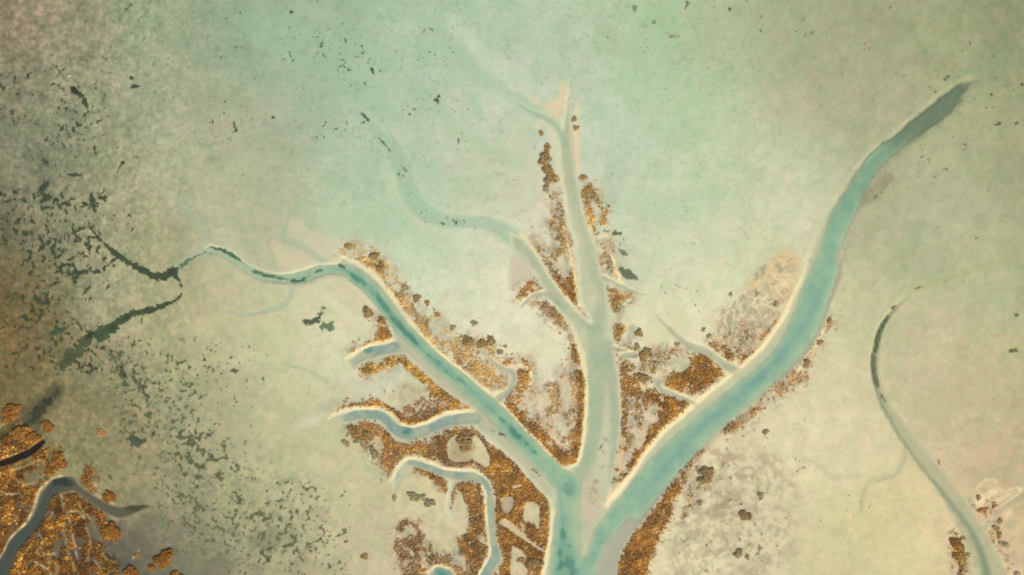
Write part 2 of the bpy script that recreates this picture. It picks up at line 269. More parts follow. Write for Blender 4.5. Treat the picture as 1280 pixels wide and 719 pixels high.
wxx = GX + 26 * (fbm(GX, GY, 70, 3, 1) - .5); wyy = GY + 26 * (fbm(GX, GY, 70, 3, 2) - .5)
u = np.clip((wxx - X0) / cs, 0, cgx.shape[1] - 1.01); v = np.clip((wyy - Y0) / cs, 0, cgx.shape[0] - 1.01)
iu = u.astype(int); iv = v.astype(int); fu = (u - iu)[..., None]; fv = (v - iv)[..., None]
RGB = (small_rgb[iv, iu] * (1 - fu) + small_rgb[iv, iu + 1] * fu) * (1 - fv) + (small_rgb[iv + 1, iu] * (1 - fu) + small_rgb[iv + 1, iu + 1] * fu) * fv
del wxx, wyy, u, v, iu, iv, fu, fv

def tint(mask, col):
    global RGB
    RGB += (np.asarray(col, np.float32) - RGB) * np.clip(mask, 0, 1)[..., None]
# wander of every outline
DX = 2.6 * (fbm(GX, GY, 9, 3, 21) - .5); DY = 2.6 * (fbm(GX, GY, 9, 3, 22) - .5)
def wob(F): return samp(F, GX + DX, GY + DY)
# broad mottling of the flat: algal film (green) against bare silt (buff)
n1 = fbm(GX, GY, 60, 4, 3) - .5; n2 = fbm(GX, GY, 24, 4, 4) - .5; n3 = fbm(GX, GY, 9, 3, 5) - .5
greenz = np.exp(-(((GX - 640) / 420) ** 2 + ((GY - 120) / 260) ** 2))
RGB += (n1 * 15 + n2 * 14)[..., None] * np.array([1.0, .30, .7], np.float32) * (.45 + .65 * greenz)[..., None]
nq = fbm(GX, GY, 6, 3, 6) - .5; nw = fbm(GX, GY, 13, 3, 7) - .5
nf = fbm(GX, GY, 3.4, 2, 13) - .5
RGB += (nf * 9 + nq * 7)[..., None]
RGB += (nq * 11 + nw * 9)[..., None] * np.array([1.0, -.25, .25], np.float32)      # rosy and green grains of the biofilm
west = sstep(330, 40, GX)
RGB *= (1 + west * (nf * .28 + nq * .26 + nw * .16 + n2 * .06))[..., None]
RGB *= (1 + .065 * sstep(420, 90, GX) * sstep(560, 440, GY))[..., None]; RGB[..., 2] *= 1 - .012 * sstep(150, 420, GY)
RGB *= (1 + .02 * sstep(250, 420, GY))[..., None]
# faint pits and grains
pit = sstep(.66, .78, fbm(GX, GY, 4.5, 2, 12)); RGB -= (pit * (5 + 7 * greenz))[..., None]
RGB += (n3 * 8 + n2 * 8)[..., None]
RGB += ((fbm(GX, GY, 14, 4, 8) - .5) * 20 * np.clip(1.1 - greenz, 0, 1))[..., None] * np.array([1, .9, .6], np.float32)
TN = fbm(GX, GY, 10, 4, 9); TN2 = fbm(GX, GY, 17, 3, 10)
# diagonal swash bands in the north
t = (GX - 530) * .62 - (GY - 30) * .78
for pts, col, a in [([(520,20,3),(537,33,6),(567,60,8),(603,100,8),(640,120,7),(690,150,5)], (170,196,164), .6),
                    ([(560,20,3),(590,55,8),(620,80,12),(655,108,8)], (205,213,185), .55),
                    ([(540,80,4),(560,95,6),(583,112,5),(600,140,4)], (175,202,168), .5),
                    ([(545,135,4),(567,157,7),(600,182,8),(650,205,5)], (178,202,165), .5),
                    ([(600,20,4),(660,50,6),(700,80,5)], (188,200,178), .45),
                    ([(480,215,4),(500,255,8),(530,285,10),(560,300,6)], (198,207,172), .6),
                    ([(430,30,8),(480,80,12),(530,120,10),(560,140,6)], (168,194,160), .3),
                    ([(330,40,20),(420,80,30),(470,130,20)], (160,196,155), .3),
                    ([(420,285,14),(480,275,20),(500,260,14)], (176,200,164), .35),
                    ([(780,250,14),(850,262,18),(900,240,12)], (174,200,162), .3),
                    ([(800,90,40),(850,150,40)], (174,200,158), .25)]:
    tint(sstep(8, -6, wob(line_sd(pts, pad=20)) + 12 * (TN - .5)) * a * (.5 + TN2), col)
for f, col, a in [
    (poly_sd([(818,395),(807,408),(803,427),(815,433),(833,432),(843,423),(833,408)]), (216,214,172), .9),
    (poly_sd([(830,383),(840,383),(857,390),(863,405),(867,415),(853,413),(840,410),(830,397)]), (216,215,172), .9),
    (poly_sd([(660,121),(685,139),(698,151),(707,122),(704,100),(699,109),(694,125),(680,128)]), (226,206,170), .85),
    (poly_sd([(356,268),(385,285),(410,295),(430,318),(405,325),(385,308),(362,296)]), (208,200,166), .7),
    (poly_sd([(341,305),(358,310),(396,327),(375,333),(355,337),(348,325)]), (210,200,164), .7),
    (poly_sd([(420,345),(445,365),(475,392),(470,400),(440,390),(415,370)]), (206,198,160), .6),
    (poly_sd([(640,318),(655,322),(672,345),(678,356),(655,350),(645,365),(636,350)]), (204,188,165), .65),
    (line_sd([(672,156,2),(678,151,2.5),(686,157,2.5),(692,172,3),(697,195,3),(701,225,3),(706,250,2)]), (226,214,176), .75),
    (line_sd([(723,128,1.6),(720,150,3),(720,180,4),(722,215,3)]), (238,212,170), .8),
    (poly_sd([(1222,625),(1240,610),(1258,616),(1274,612),(1252,626),(1243,640),(1230,641),(1220,634)]), (250,224,172), .85),
    (line_sd([(1262,640,3),(1248,650,4),(1241,662,4),(1244,680,4),(1254,697,5),(1266,712,6),(1275,740,7)]), (246,222,172), .8),
    (line_sd([(1192,648,2),(1197,662,3),(1204,672,3)]), (235,205,155), .8),
    (poly_sd([(965,318),(985,312),(1000,325),(998,350),(990,372),(975,378),(962,360),(960,335)]), (232,205,155), .75),
    (line_sd([(985,465,8),(1015,425,4)]), (200,170,140), .4),
    (line_sd([(1240,640,3),(1260,630,3),(1290,615,3)]), (160,160,125), .6),
    (line_sd([(372,534,2),(388,527,4),(405,519,3)]), (218,216,192), .6),
    (line_sd([(400,515,1),(418,506,4),(438,503,3),(455,500,1)]), (172,178,158), .5),
    (line_sd([(1140,362,1.5),(1175,350,2),(1215,337,2),(1270,322,1.5)]), (168,172,116), .85),
    (line_sd([(200,470,1),(240,455,3),(290,440,2)]), (196,192,140), .4),
    (line_sd([(1133,564,1.2),(1123,589,1.4),(1107,597,1.4),(1087,601,1.4),(1078,619,1.2),(1077,640,1)]), (172,172,132), .7),
    (line_sd([(1003,574,2),(1025,583,1.2),(1040,596,1.2),(1075,596,1.2)]), (182,178,135), .5),
    (line_sd([(1210,90,4),(1235,82,6),(1258,70,3)]), (140,160,125), .6),
    (line_sd([(1075,255,6),(1095,240,8),(1110,222,6)]), (140,130,100), .45),
    (line_sd([(1050,310,3),(1048,340,4),(1040,360,3)]), (165,155,125), .5),
    (poly_sd([(760,205),(775,215),(775,245),(760,262),(748,250),(752,225)]), (165,176,148), .22),
    (poly_sd([(770,300),(800,310),(815,345),(795,360),(778,340)]), (172,180,150), .2),
    (poly_sd([(740,30),(760,20),(790,60),(770,70)]), (180,190,165), .3),
    (poly_sd([(630,150),(665,160),(670,260),(640,240)]), (196,205,170), .4),
]:
    tint(sstep(5.5, -4.5, wob(f) + 9 * (TN - .5)) * a * (.55 + .9 * np.clip(TN2, 0, 1) * .9), col)
# mud staining of the shallow weed beds in the west and the south-west
def blob(cx, cy, rx, ry, ang=0):
    a = math.radians(ang); x = GX - cx; y = GY - cy
    return np.exp(-(((x * math.cos(a) + y * math.sin(a)) / rx) ** 2 + ((-x * math.sin(a) + y * math.cos(a)) / ry) ** 2))
bloom = np.clip(1.0 * blob(60,270,70,80) + .55 * blob(105,150,60,60) + .9 * blob(190,520,60,75,30) + 1.0 * blob(250,600,70,60,30) + 1.0 * blob(320,670,110,62) + .9 * blob(60,400,60,60) + .8 * blob(110,450,50,40) + .5 * blob(350,590,40,40) + .3 * blob(290,480,60,40), 0, 1)
BN = fbm(GX, GY, 16, 5, 31)
tint(sstep(.53, .68, BN) * bloom * .14, (116,122,96))
tint(sstep(.50, .60, fbm(GX, GY, 7, 4, 32)) * bloom * .32, (116,124,102))
tint(sstep(.52, .66, fbm(GX, GY, 30, 4, 33)) * np.clip(blob(180,680,60,32) + blob(300,690,90,40) + .6 * blob(60,480,60,50), 0, 1) * .38, (100,94,76))
tint(sstep(9, -8, wob(line_sd([(72,488,6),(55,505,9),(38,522,10),(20,542,8),(5,555,6)])) + 16 * (TN - .5)) * .8 * (.5 + TN2), (66,64,42))
tint(sstep(.50, .62, fbm(GX, GY, 20, 4, 35)) * sstep(12, -10, wob(poly_sd([(880,580),(960,570),(1000,620),(985,719),(930,760),(850,760),(835,680),(850,640)]))) * .42, (176,164,134))
zs = sstep(16, -34, 14 * (TN2 - .5) + wob(poly_sd([(870,585),(905,555),(960,555),(1000,620),(990,719),(930,760),(830,760),(825,690),(845,640)])))
tint(zs * sstep(.50, .60, fbm(GX, GY, 6, 4, 41)) * .45, (170,152,118)); tint(zs * sstep(.035, .008, np.abs(fbm(GX, GY, 26, 3, 42) - .5)) * .5, (160,146,118)); tint(zs * sstep(.56, .66, fbm(GX, GY, 12, 4, 43)) * .4, (224,214,176))
tint(sstep(.52, .62, fbm(GX, GY, 12, 4, 37)) * sstep(8, -6, wob(poly_sd([(860,580),(905,560),(930,590),(915,650),(880,640),(850,620)]))) * .4, (150,128,96))
# faint drowned channels
tint(sstep(2.5, -2, wob(swale)) * .5, (166,184,156))
tint(sstep(4, -3, wob(W_up)) * .7, (166,192,162)); tint(sstep(8, 3, wob(W_up)) * sstep(2, 4, wob(W_up)) * .35, (205,210,178))
# rust ground at the west edge
tint(sstep(.45, .7, fbm(GX, GY, 40, 4, 39)) * sstep(70, -20, GX) * sstep(240, 320, GY) * sstep(560, 480, GY) * .32, (112,92,44))
tint(sstep(.5, .7, fbm(GX, GY, 40, 4, 40)) * sstep(60, -20, GX) * sstep(130, 60, GY) * .5, (150,122,100))

# the fan of small levees beside the broad creek
fan = poly_sd([(893,405),(905,385),(925,365),(940,345),(962,325),(985,315),(998,325),(994,352),(984,378),(972,402),(955,425),(935,447),(922,458),(912,440),(895,428)])
ang = np.arctan2(GY - 470, GX - 915) * 55; rad = np.hypot(GX - 915, GY - 470)
wa = ang + 9 * (fbm(GX, GY, 18, 3, 51) - .5) * 2; wr = rad + 12 * (fbm(GX, GY, 18, 3, 52) - .5) * 2
ridge = np.abs(fbm(wa * 1.0, wr * .50, 6.0, 2, 53) - .5); ridge2 = np.abs(fbm(wa * 1.1 + 30, wr * .62, 8.5, 2, 57) - .5)
fe = fan + 9 * (TN - .5)
FAN = np.maximum(sstep(.050, .012, ridge), .8 * sstep(.034, .008, ridge2)) * sstep(3, -4, fe) * (.35 + .65 * sstep(.3, .5, fbm(GX, GY, 16, 2, 54)))
FAN *= .35 + .65 * sstep(330, 375, GY + .3 * (GX - 940))
tint(sstep(14, -12, fe + 10 * (TN2 - .5)) * .5, (196,180,144))
tint(sstep(.45, .62, fbm(GX, GY, 7, 3, 55)) * sstep(2, -6, fe) * (.25 + .6 * sstep(385, 425, GY)), (172,126,74))
tint(sstep(.50, .62, fbm(GX, GY, 6, 3, 56)) * sstep(2, -6, fe) * .55, (156,148,122))
tint(sstep(.46, .6, fbm(GX, GY, 8, 3, 58)) * sstep(3, -4, fe) * sstep(385, 350, GY) * .55, (236,206,150))
FR = np.zeros((H_, W_), np.float32)
for _p in [[(935.0,380.0,.9),(940.0,381.2,.9),(945.0,372.5,.9),(955.0,373.8,.9),(958.8,366.2,.9)],[(937.5,382.5,.9),(945.0,383.8,.9),(950.0,380.0,.9),(958.8,381.2,.9)],[(945.0,383.8,.9),(950.5,392.5,.9),(945.0,400.5,.9),(939.5,393.0,.9)],[(950.0,400.5,.9),(956.2,395.0,.9),(963.8,393.8,.9),(967.5,398.0,.9)],[(966.2,375.0,.9),(970.0,380.0,.9),(967.5,386.2,.9),(980.0,381.2,.9),(983.0,367.5,.9)],[(960.0,382.5,.9),(970.0,383.8,.9),(975.5,388.0,.9)],[(982.5,381.2,.9),(981.2,392.5,.9),(974.5,405.0,.9),(961.2,422.0,.9),(946.2,435.0,.9),(930.0,451.2,.9)],[(895.0,408.0,.9),(898.8,400.0,.9),(895.0,395.0,.9),(900.5,389.5,.9)],[(905.0,403.0,.9),(908.8,390.5,.9),(917.0,386.2,.9),(916.5,400.0,.9),(914.0,415.0,.9),(909.5,428.0,.9)],[(891.2,422.5,.9),(900.0,422.5,.9),(901.5,415.0,.9),(903.0,409.5,.9)],[(902.5,425.0,.9),(907.5,435.0,.9),(917.5,445.0,.9),(921.2,455.5,.9)],[(923.8,387.0,.9),(927.5,395.0,.9),(937.5,400.5,.9)],[(918.0,425.5,.9),(926.2,422.5,.9),(928.0,417.0,.9)],[(922.0,448.0,.9),(927.5,440.5,.9),(930.5,436.2,.9)],[(935.0,405.0,.9),(936.5,420.0,.9),(932.5,435.5,.9)],[(945.0,400.5,.9),(945.0,412.5,.9),(948.0,425.5,.9)],[(954.5,403.0,.9),(960.0,400.0,.9),(966.2,401.2,.9)],[(907.5,385.0,.9),(913.0,380.5,.9),(918.0,372.5,.9),(928.0,365.5,.9),(933.0,366.5,.9)],[(950.0,340.0,.9),(949.5,350.0,.9),(943.8,357.5,.9)],[(930.0,375.0,.9),(925.0,382.5,.9),(926.2,387.5,.9)],[(963.8,337.5,.9),(970.0,347.5,.9),(980.0,350.0,.9),(985.0,360.0,.9)],[(967.5,357.5,.9),(973.0,365.5,.9),(980.0,372.5,.9)],[(895.0,382.5,.9),(900.0,379.5,.9),(906.2,381.2,.9)],[(956.2,372.5,.9),(960.0,377.5,.9),(966.2,375.0,.9)]]:
    FR = np.maximum(FR, sstep(1.05, -.35, wob(line_sd([(a_, b_, .55) for a_, b_, c_ in _p], pad=6))))
FAN = np.maximum(FAN * .6, FR * (.3 + 1.1 * TN2))
tint(FAN * .85, (250,232,188))
lev_pts = [[(905,400,.9),(900,385,.9)],[(915,400,1),(917,385,1)],[(902,420,.8),(903,405,1),(910,395,.8)],[(925,395,.8),(928,385,1),(923,372,.8)]]

# ------------------------------------------------------------------ scrub zones
def strip(pts): return line_sd(pts, pad=16)
OUT = union(MAIN, small, F_bench, EAST, SW, G_gully - 0)      # nothing grows inside a channel
zones = [
 # name key, polygon/strip sd, density, noise threshold, palette, label
 ('lne', union(strip([(432,315,4),(450,324,5),(470,334,7),(487,350,8),(502,372,7),(517,393,6),(533,412,6),(552,433,7),(572,447,8),(592,460,9),(612,476,9)]),
               strip([(434,309,3.5),(440,307,3),(447,315,2.5),(458,317,2),(468,320,5),(478,334,6),(492,349,5),(505,358,3)])), .8, .38, 'pale', 'rusty scrub strip along the northern bank of the left creek arm'),
 ('lne2', poly_sd([(520,395),(545,395),(565,412),(590,425),(612,432),(628,452),(622,462),(640,478),(630,490),(612,484),(580,452),(552,428),(530,408)]), .6, .48, 'pale', 'patchy rusty scrub behind the bank where the left arm widens'),
 ('hook', union(strip([(628,456,2.5),(642,452,3),(655,452,3),(662,462,2.5)]), poly_sd([(646,463),(660,464),(663,475),(655,490),(645,490),(648,475)])), .85, .35, 'rust', 'small hook of orange scrub curling round a side gut'),
 ('wedge', union(strip([(636,506,6),(655,525,7),(673,542,7),(692,562,8),(706,576,8),(713,582,6)]), strip([(716,432,3),(722,452,4.5),(726,475,5),(726,505,5),(723,540,6),(718,568,6),(713,584,5)])), .85, .30, 'rust', 'dense orange scrub lining both banks of the pointed wedge'),
 ('wedge2', poly_sd([(630,500),(648,482),(668,476),(690,478),(712,452),(724,470),(722,530),(712,580),(690,560),(660,530)]), .62, .45, 'red', 'thin reddish scrub with bare gaps inside the pointed wedge'),
 ('pink', union(poly_sd([(667,377),(682,376),(693,385),(705,397),(706,405),(695,405),(684,394),(675,385)]), strip([(706,408,2),(711,416,2.5),(716,426,2)])), .75, .34, 'red', 'pinkish red scrub patch beside the narrow north-west arm'),
 ('tri', poly_sd([(645,371),(655,356),(664,352),(673,355),(678,361),(665,368),(650,374)]), .8, .36, 'rust', 'small rusty triangle of scrub above a curved gut'),
 ('cw', poly_sd([(688,246),(697,240),(704,256),(708,285),(716,310),(722,335),(722,360),(724,385),(732,395),(715,381),(700,362),(684,336),(668,312),(662,302),(674,304),(684,318),(689,302),(685,285),(690,262)]), .62, .45, 'brown', 'brown scrub spread over the long central tongue of land'),
 ('cw2', poly_sd([(698,345),(706,350),(712,335),(718,350),(722,385),(732,396),(738,400),(735,396),(716,380),(700,360),(690,345)]), .92, .25, 'rust', 'dense dark orange scrub at the southern tip of the central tongue'),
 ('nr', union(strip([(729,240,2),(733,255,4),(737,272,4.5),(742,288,3)]), strip([(736,232,2.5),(742,246,3),(748,256,2),(756,268,3.5),(752,279,3.5)])), .85, .33, 'gold', 'golden brown scrub on the east bank of the northern arm'),
 ('pn', poly_sd([(746,299),(760,296),(768,304),(763,316),(768,328),(772,345),(762,342),(753,336),(748,322)]), .5, .45, 'red', 'sparse pinkish scrub beside the creek north of the side gut'),
 ('ce', union(poly_sd([(760,360),(775,362),(790,368),(782,376),(775,382),(768,390),(763,384)]), poly_sd([(766,405),(776,403),(783,410),(780,420),(772,428),(767,420)]), poly_sd([(769,436),(778,432),(792,433),(794,438),(778,440),(771,444)])), .75, .40, 'gold', 'broken golden scrub patches on the east bank of the middle arm'),
 ('ce2', union(strip([(776,452,3),(780,470,4),(781,500,4.5),(781,530,5),(779,560,6),(775,585,6),(770,602,4)]), poly_sd([(773,455),(790,455),(800,472),(803,488),(795,500),(786,498),(784,520),(778,510)])), .8, .36, 'rust', 'long narrow strip of orange scrub down the east bank of the middle arm'),
 ('ml', union(strip([(776,600,3),(788,585,5),(803,560,6),(820,538,9),(838,520,11),(855,508,9)]), poly_sd([(808,488),(822,490),(845,497),(858,503),(850,515),(825,520),(820,505),(808,500)])), .9, .30, 'rust', 'dense dark orange scrub along the west bank of the broad creek'),
 ('mi', poly_sd([(784,500),(800,490),(818,500),(828,520),(815,545),(795,575),(782,590),(784,550)]), .5, .47, 'red', 'thin red-brown scrub among bare pans between the two creeks'),
 ('mu', poly_sd([(832,482),(838,468),(852,462),(862,448),(880,442),(893,452),(902,466),(888,480),(870,493),(852,490)]), .9, .33, 'rust', 'dense orange-brown scrub block above the short side gut'),
 ('mn', poly_sd([(800,452),(815,440),(835,435),(862,440),(850,455),(835,470),(822,480),(806,478),(798,465)]), .42, .47, 'brown', 'sparse olive-brown scrub north of the short side gut'),
 ('ft', poly_sd([(888,428),(900,430),(912,436),(919,452),(910,450),(898,441)]), .85, .36, 'rust', 'small orange scrub triangle at the foot of the levee fan'),
 ('fn', poly_sd([(940,445),(925,455),(932,440),(948,425),(962,408),(975,398),(968,412),(955,428)]), .6, .42, 'rust', 'thin orange fringe between the levee fan and the broad creek'),
 ('fan', poly_sd([(905,425),(925,405),(945,400),(965,395),(955,420),(935,440),(918,440)]), .28, .52, 'brown', 'faint brown scrub between the pale ridges of the levee fan'),
 ('mr', poly_sd([(1035,402),(1040,405),(1030,420),(1017,440),(1012,458),(1004,478),(988,490),(965,502),(948,506),(957,491),(976,477),(1001,454),(1018,431)]), .62, .42, 'red', 'mixed pinkish brown scrub on the outer bend of the broad creek'),
 ('mr2', union(strip([(880,562,2),(870,572,4),(858,585,4),(852,592,2)]), poly_sd([(905,535),(935,512),(950,508),(940,525),(915,542)])), .6, .40, 'rust', 'thin orange scrub edge halfway down the south bank of the broad creek'),
 ('mb', poly_sd([(841,603),(849,600),(852,612),(842,624),(840,642),(830,662),(817,690),(806,719),(780,800),(745,800),(768,719),(784,679),(804,654),(828,621)]), .95, .22, 'rust', 'thick orange scrub belt on the south bank near the creek junction'),
 ('mb2', poly_sd([(853,600),(864,605),(870,620),(864,640),(855,650),(850,640),(856,625)]), .4, .48, 'brown', 'broken brown scrub just behind the thick south bank belt'),
 ('tr', poly_sd([(612,560),(627,565),(647,583),(662,600),(677,615),(686,630),(687,650),(684,688),(676,719),(665,790),(615,790),(626,712),(629,695),(622,678),(620,650),(619,625),(615,605),(606,590),(600,575)]), .93, .27, 'rust', 'dense orange scrub between the inner gut and the main junction'),
 ('be', poly_sd([(434,533),(450,528),(467,528),(478,534),(487,544),(497,553),(513,555),(530,550),(545,544),(575,535),(598,540),(612,556),(616,580),(612,600),(604,592),(588,584),(560,585),(548,580),(533,574),(520,569),(505,573),(494,582),(487,597),(480,590),(474,575),(462,562),(450,555),(440,545)]), .82, .33, 'umber', 'brown scrub bank between two winding guts in the south'),
 ('bl', strip([(522,587,1.5),(535,593,4),(550,601,6),(558,612,4)]), .85, .30, 'rust', 'short orange scrub strip under the inner gut bend'),
 ('lp', poly_sd([(568,606),(580,603),(598,605),(605,622),(606,650),(609,668),(609,692),(600,708),(590,700),(575,690),(570,680),(578,670),(585,655),(586,638),(580,622),(572,612),(567,630),(563,636),(565,618)]), .88, .30, 'umber', 'brown-orange scrub inside the hairpin of the inner gut'),
 ('lb', poly_sd([(495,668),(503,650),(520,652),(530,668),(542,686),(560,696),(580,692),(604,706),(597,722),(575,730),(566,712),(553,706),(543,706),(533,716),(525,770),(505,760),(503,712),(493,688)]), .78, .38, 'umber', 'ragged brown scrub around the small pool at the south edge'),
 ('ab', union(poly_sd([(450,461),(457,455),(472,451),(490,445),(498,448),(490,457),(476,463),(462,468),(453,466)]), strip([(492,448,2),(508,456,5),(527,472,7),(545,487,7),(560,498,7),(575,507,5),(586,512,2)])), .9, .30, 'gold', 'golden scrub on the south side of the short western gut'),
 ('ab2', poly_sd([(500,492),(520,482),(545,486),(562,497),(580,508),(545,518),(520,526),(503,515)]), .55, .46, 'umber', 'patchy brown scrub inside the land between two western guts'),
 ('bu', union(strip([(424,513,1),(440,508,3),(460,506,3.5),(478,506,4)]), strip([(484,508,4),(496,518,5),(508,526,5),(527,525,5),(545,517,5),(565,510,4),(584,510,2)])), .92, .28, 'rust', 'orange scrub ribbon on the north bank of the winding western gut'),
 ('au', poly_sd([(438,441),(450,432),(466,426),(471,412),(472,396),(480,396),(487,410),(491,422),(480,426),(463,430),(450,435)]), .88, .33, 'rust', 'orange scrub corner where the short western gut meets the arm'),
 ('sw', poly_sd([(-110,520),(-30,535),(5,545),(20,533),(38,537),(50,546),(52,552),(40,560),(25,567),(5,575),(-110,600)]), .9, .28, 'dark', 'dark golden scrub north of the black gully'),
 ('sw2', poly_sd([(-110,610),(0,584),(25,574),(50,562),(62,562),(75,566),(72,588),(62,598),(48,613),(41,635),(31,653),(13,669),(4,685),(-8,705),(-110,740)]), .93, .25, 'dark', 'dense dark orange scrub west of the south-western creek'),
 ('sw3', poly_sd([(66,622),(80,618),(95,617),(108,626),(125,638),(140,652),(146,665),(135,675),(128,688),(140,698),(150,719),(150,830),(-60,830),(0,720),(16,710),(24,690),(36,674),(50,656),(60,637)]), .93, .25, 'dark', 'dense dark orange scrub east of the south-western creek'),
 ('sw4', poly_sd([(103,588),(112,582),(120,592),(125,605),(120,617),(110,614),(101,600)]), .55, .36, 'dark', 'oval of thin reddish scrub at the head of the south-western creek'),
 ('ne1', poly_sd([(1190,678),(1195,670),(1203,678),(1207,692),(1208,719),(1215,780),(1205,780),(1199,719),(1195,700)]), .85, .25, 'gold', 'narrow golden scrub ridge west of the eastern creek'),
 ('ne2', poly_sd([(1219,632),(1226,640),(1232,643),(1244,635),(1240,628),(1236,634),(1226,634)]), .6, .3, 'gold', 'few golden shrubs on the pale spit east of the eastern creek'),
 ('ne3', strip([(1246,652,2),(1243,662,3),(1240,672,2),(1246,684,1.5),(1262,705,2.5)]), .28, .4, 'gold', 'scattered small shrubs on the pale ridge in the south-east corner'),
]
palette = {   # seen colours; each tuft draws one
 'rust':  [((176,122,62),5),((158,104,48),4),((200,150,92),3),((134,88,38),2.5),((226,190,134),1.4),((164,124,80),3)],
 'pale':  [((200,164,116),5),((184,146,98),4),((216,186,142),3),((160,122,76),2),((240,218,170),1.4)],
 'gold':  [((190,142,68),5),((166,118,54),3),((218,176,106),3),((134,98,50),2),((240,212,150),1.5)],
 'red':   [((192,144,108),4),((170,122,88),3),((214,176,138),3),((148,110,80),2),((236,210,172),1)],
 'brown': [((160,132,92),5),((142,116,80),4),((188,154,108),2),((126,106,78),2),((182,130,74),2)],
 'umber': [((164,114,64),5),((146,104,62),4),((132,102,72),3),((192,142,88),2.4),((222,184,130),1.2)],
 'dark':  [((148,98,36),5),((124,78,26),4),((176,124,56),3),((98,62,24),2.5),((208,160,92),1.4),((126,96,48),3)],
}
under = {'rust': (166,120,66), 'pale': (196,170,130), 'gold': (172,134,82), 'red': (194,160,126), 'brown': (172,150,116), 'umber': (154,124,90), 'dark': (104,66,24)}
GUTS = union(*[line_sd(p_) for p_ in [[(70, 600, 0.5), (74, 612, 0.8), (78, 628, 0.8), (80, 640, 0.6)], [(20, 600, 0.6), (30, 606, 0.9), (42, 604, 0.7)], [(98, 628, 0.6), (104, 640, 0.8), (112, 648, 0.7), (120, 662, 0.6)], [(50, 668, 0.6), (54, 680, 0.9), (46, 692, 0.7)], [(84, 646, 0.6), (80, 662, 0.8), (84, 684, 0.8), (92, 706, 0.8), (98, 722, 0.7)], [(108, 660, 0.6), (114, 680, 0.8), (110, 700, 0.7)], [(128, 690, 0.6), (134, 700, 0.8), (146, 704, 0.6)], [(2, 650, 0.5), (14, 645, 0.8), (24, 648, 0.6)], [(10, 590, 0.5), (30, 584, 0.8), (48, 576, 0.7), (56, 580, 0.5)], [(118, 700, 0.6), (126, 712, 0.8)], [(60, 700, 0.6), (70, 706, 0.8), (72, 719, 0.7)], [(44, 703, 0.8), (56, 710, 1.1), (64, 719, 1)], [(52, 690, 0.7), (60, 694, 1), (69, 692, 0.8)], [(0, 615, 1), (10, 618, 1.1), (25, 617, 0.9)], [(88, 640, 0.8), (98, 640, 1), (106, 648, 0.8)]]])
VEG = np.zeros((H_, W_), np.float32); ZD = {}; NEAR = np.full((H_, W_), BIG, np.float32)
occupied = np.zeros((H_, W_), np.float32)
for i, (key, f, dens, thr, pal, lab) in enumerate(zones):
    fw = wob(f)
    fw = fw + 5 * (fbm(GX, GY, 12, 3, 61) - .5) * (0.6 if dens > .7 else 1.3)
    n = fbm(GX, GY, 11, 3, 62)
    nfin = fbm(GX, GY, 4.2, 3, 67); NEAR = np.minimum(NEAR, fw)
    m = sstep(2.5, -4.5, fw + 7 * (nfin - .5)) * min(1, dens * 1.05) * sstep(thr - .08, thr + .08, n) * sstep(thr - .14, thr + .02, nfin)
    m = np.maximum(m, .42 * dens * sstep(13, 1, fw) * sstep(.54, .64, nfin) * sstep(.46, .60, n))
    if pal == 'dark': m *= sstep(-.2, 1.3, GUTS) * sstep(.36, .46, fbm(GX, GY, 9, 3, 68))
    m *= sstep(.2, 1.2, OUT) * sstep(-.5, 1.5, PAN) * (1 - .72 * RIM)
    m = m * (1 - np.clip(occupied, 0, 1)); occupied = np.maximum(occupied, m / max(dens, .3) * .9)
    ZD[key] = m; VEG = np.maximum(VEG, m)
    tint(sstep(2.5, -2.5, fw) * (.22 + .7 * np.clip(m, 0, 1)) * (.5 + .5 * dens), under[pal])
    if dens < .8:
        sm = sstep(.42, .62, fbm(GX, GY, 8, 4, 63)) * sstep(2.5, -2.5, fw)
        tint(sm * .55, np.array(under[pal]) * .93); tint(sstep(.56, .70, fbm(GX, GY, 7, 3, 64)) * sstep(1, -3, fw) * .6, (228,212,176))
        tint(sstep(.60, .70, fbm(GX, GY, 9, 3, 65)) * sstep(1, -3, fw) * .4, (150,150,128))
pn = fbm(GX, GY, 8, 4, 66) - .5
halo = sstep(15, 0, NEAR + 8 * (TN - .5)) * sstep(0, 2, OUT) * sstep(180, 300, GX + .0 * GY) * sstep(150, 260, GY)
hn = fbm(GX, GY, 7, 4, 73); hn2 = fbm(GX, GY, 11, 4, 74); hv = np.abs(fbm(GX, GY, 9, 3, 75) - .5)
tint(halo * sstep(.38, .60, hn) * .55, (204,182,148))
tint(halo * sstep(.56, .66, hn2) * .55, (158,158,136))
tint(halo * sstep(.60, .70, hn) * .45, (168,134,96))
tint(halo * sstep(.030, .006, hv) * .65, (238,220,182))
for f, c in PANS:
    tint(sstep(3, -4, wob(f) + 8 * pn) * .58, c + np.array([12, 6, -6], np.float32) + (n2 * 26 + pn * 60)[..., None] * np.array([1, .9, .7], np.float32))
tint(sstep(2.2, -1.2, wob(pan_sw)) * .8, (92,80,74))
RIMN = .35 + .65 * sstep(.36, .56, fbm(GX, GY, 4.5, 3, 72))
tint(RIM * RIMN, (254,228,168))  # paints the sunlit bank edges into the ground colour
# faint cream margin just outside the channels
tint(sstep(7, 0, OUT) * sstep(-1, .5, OUT) * (1 - VEG) * .16 * sstep(.4, .6, fbm(GX, GY, 20, 3, 71)) * sstep(220, 330, GX), (228,212,172))

RIMW = np.zeros((H_, W_), np.float32)
for pts, st in rims: RIMW = np.maximum(RIMW, st * sstep(3.2, .2, line_sd(pts, pad=8)))
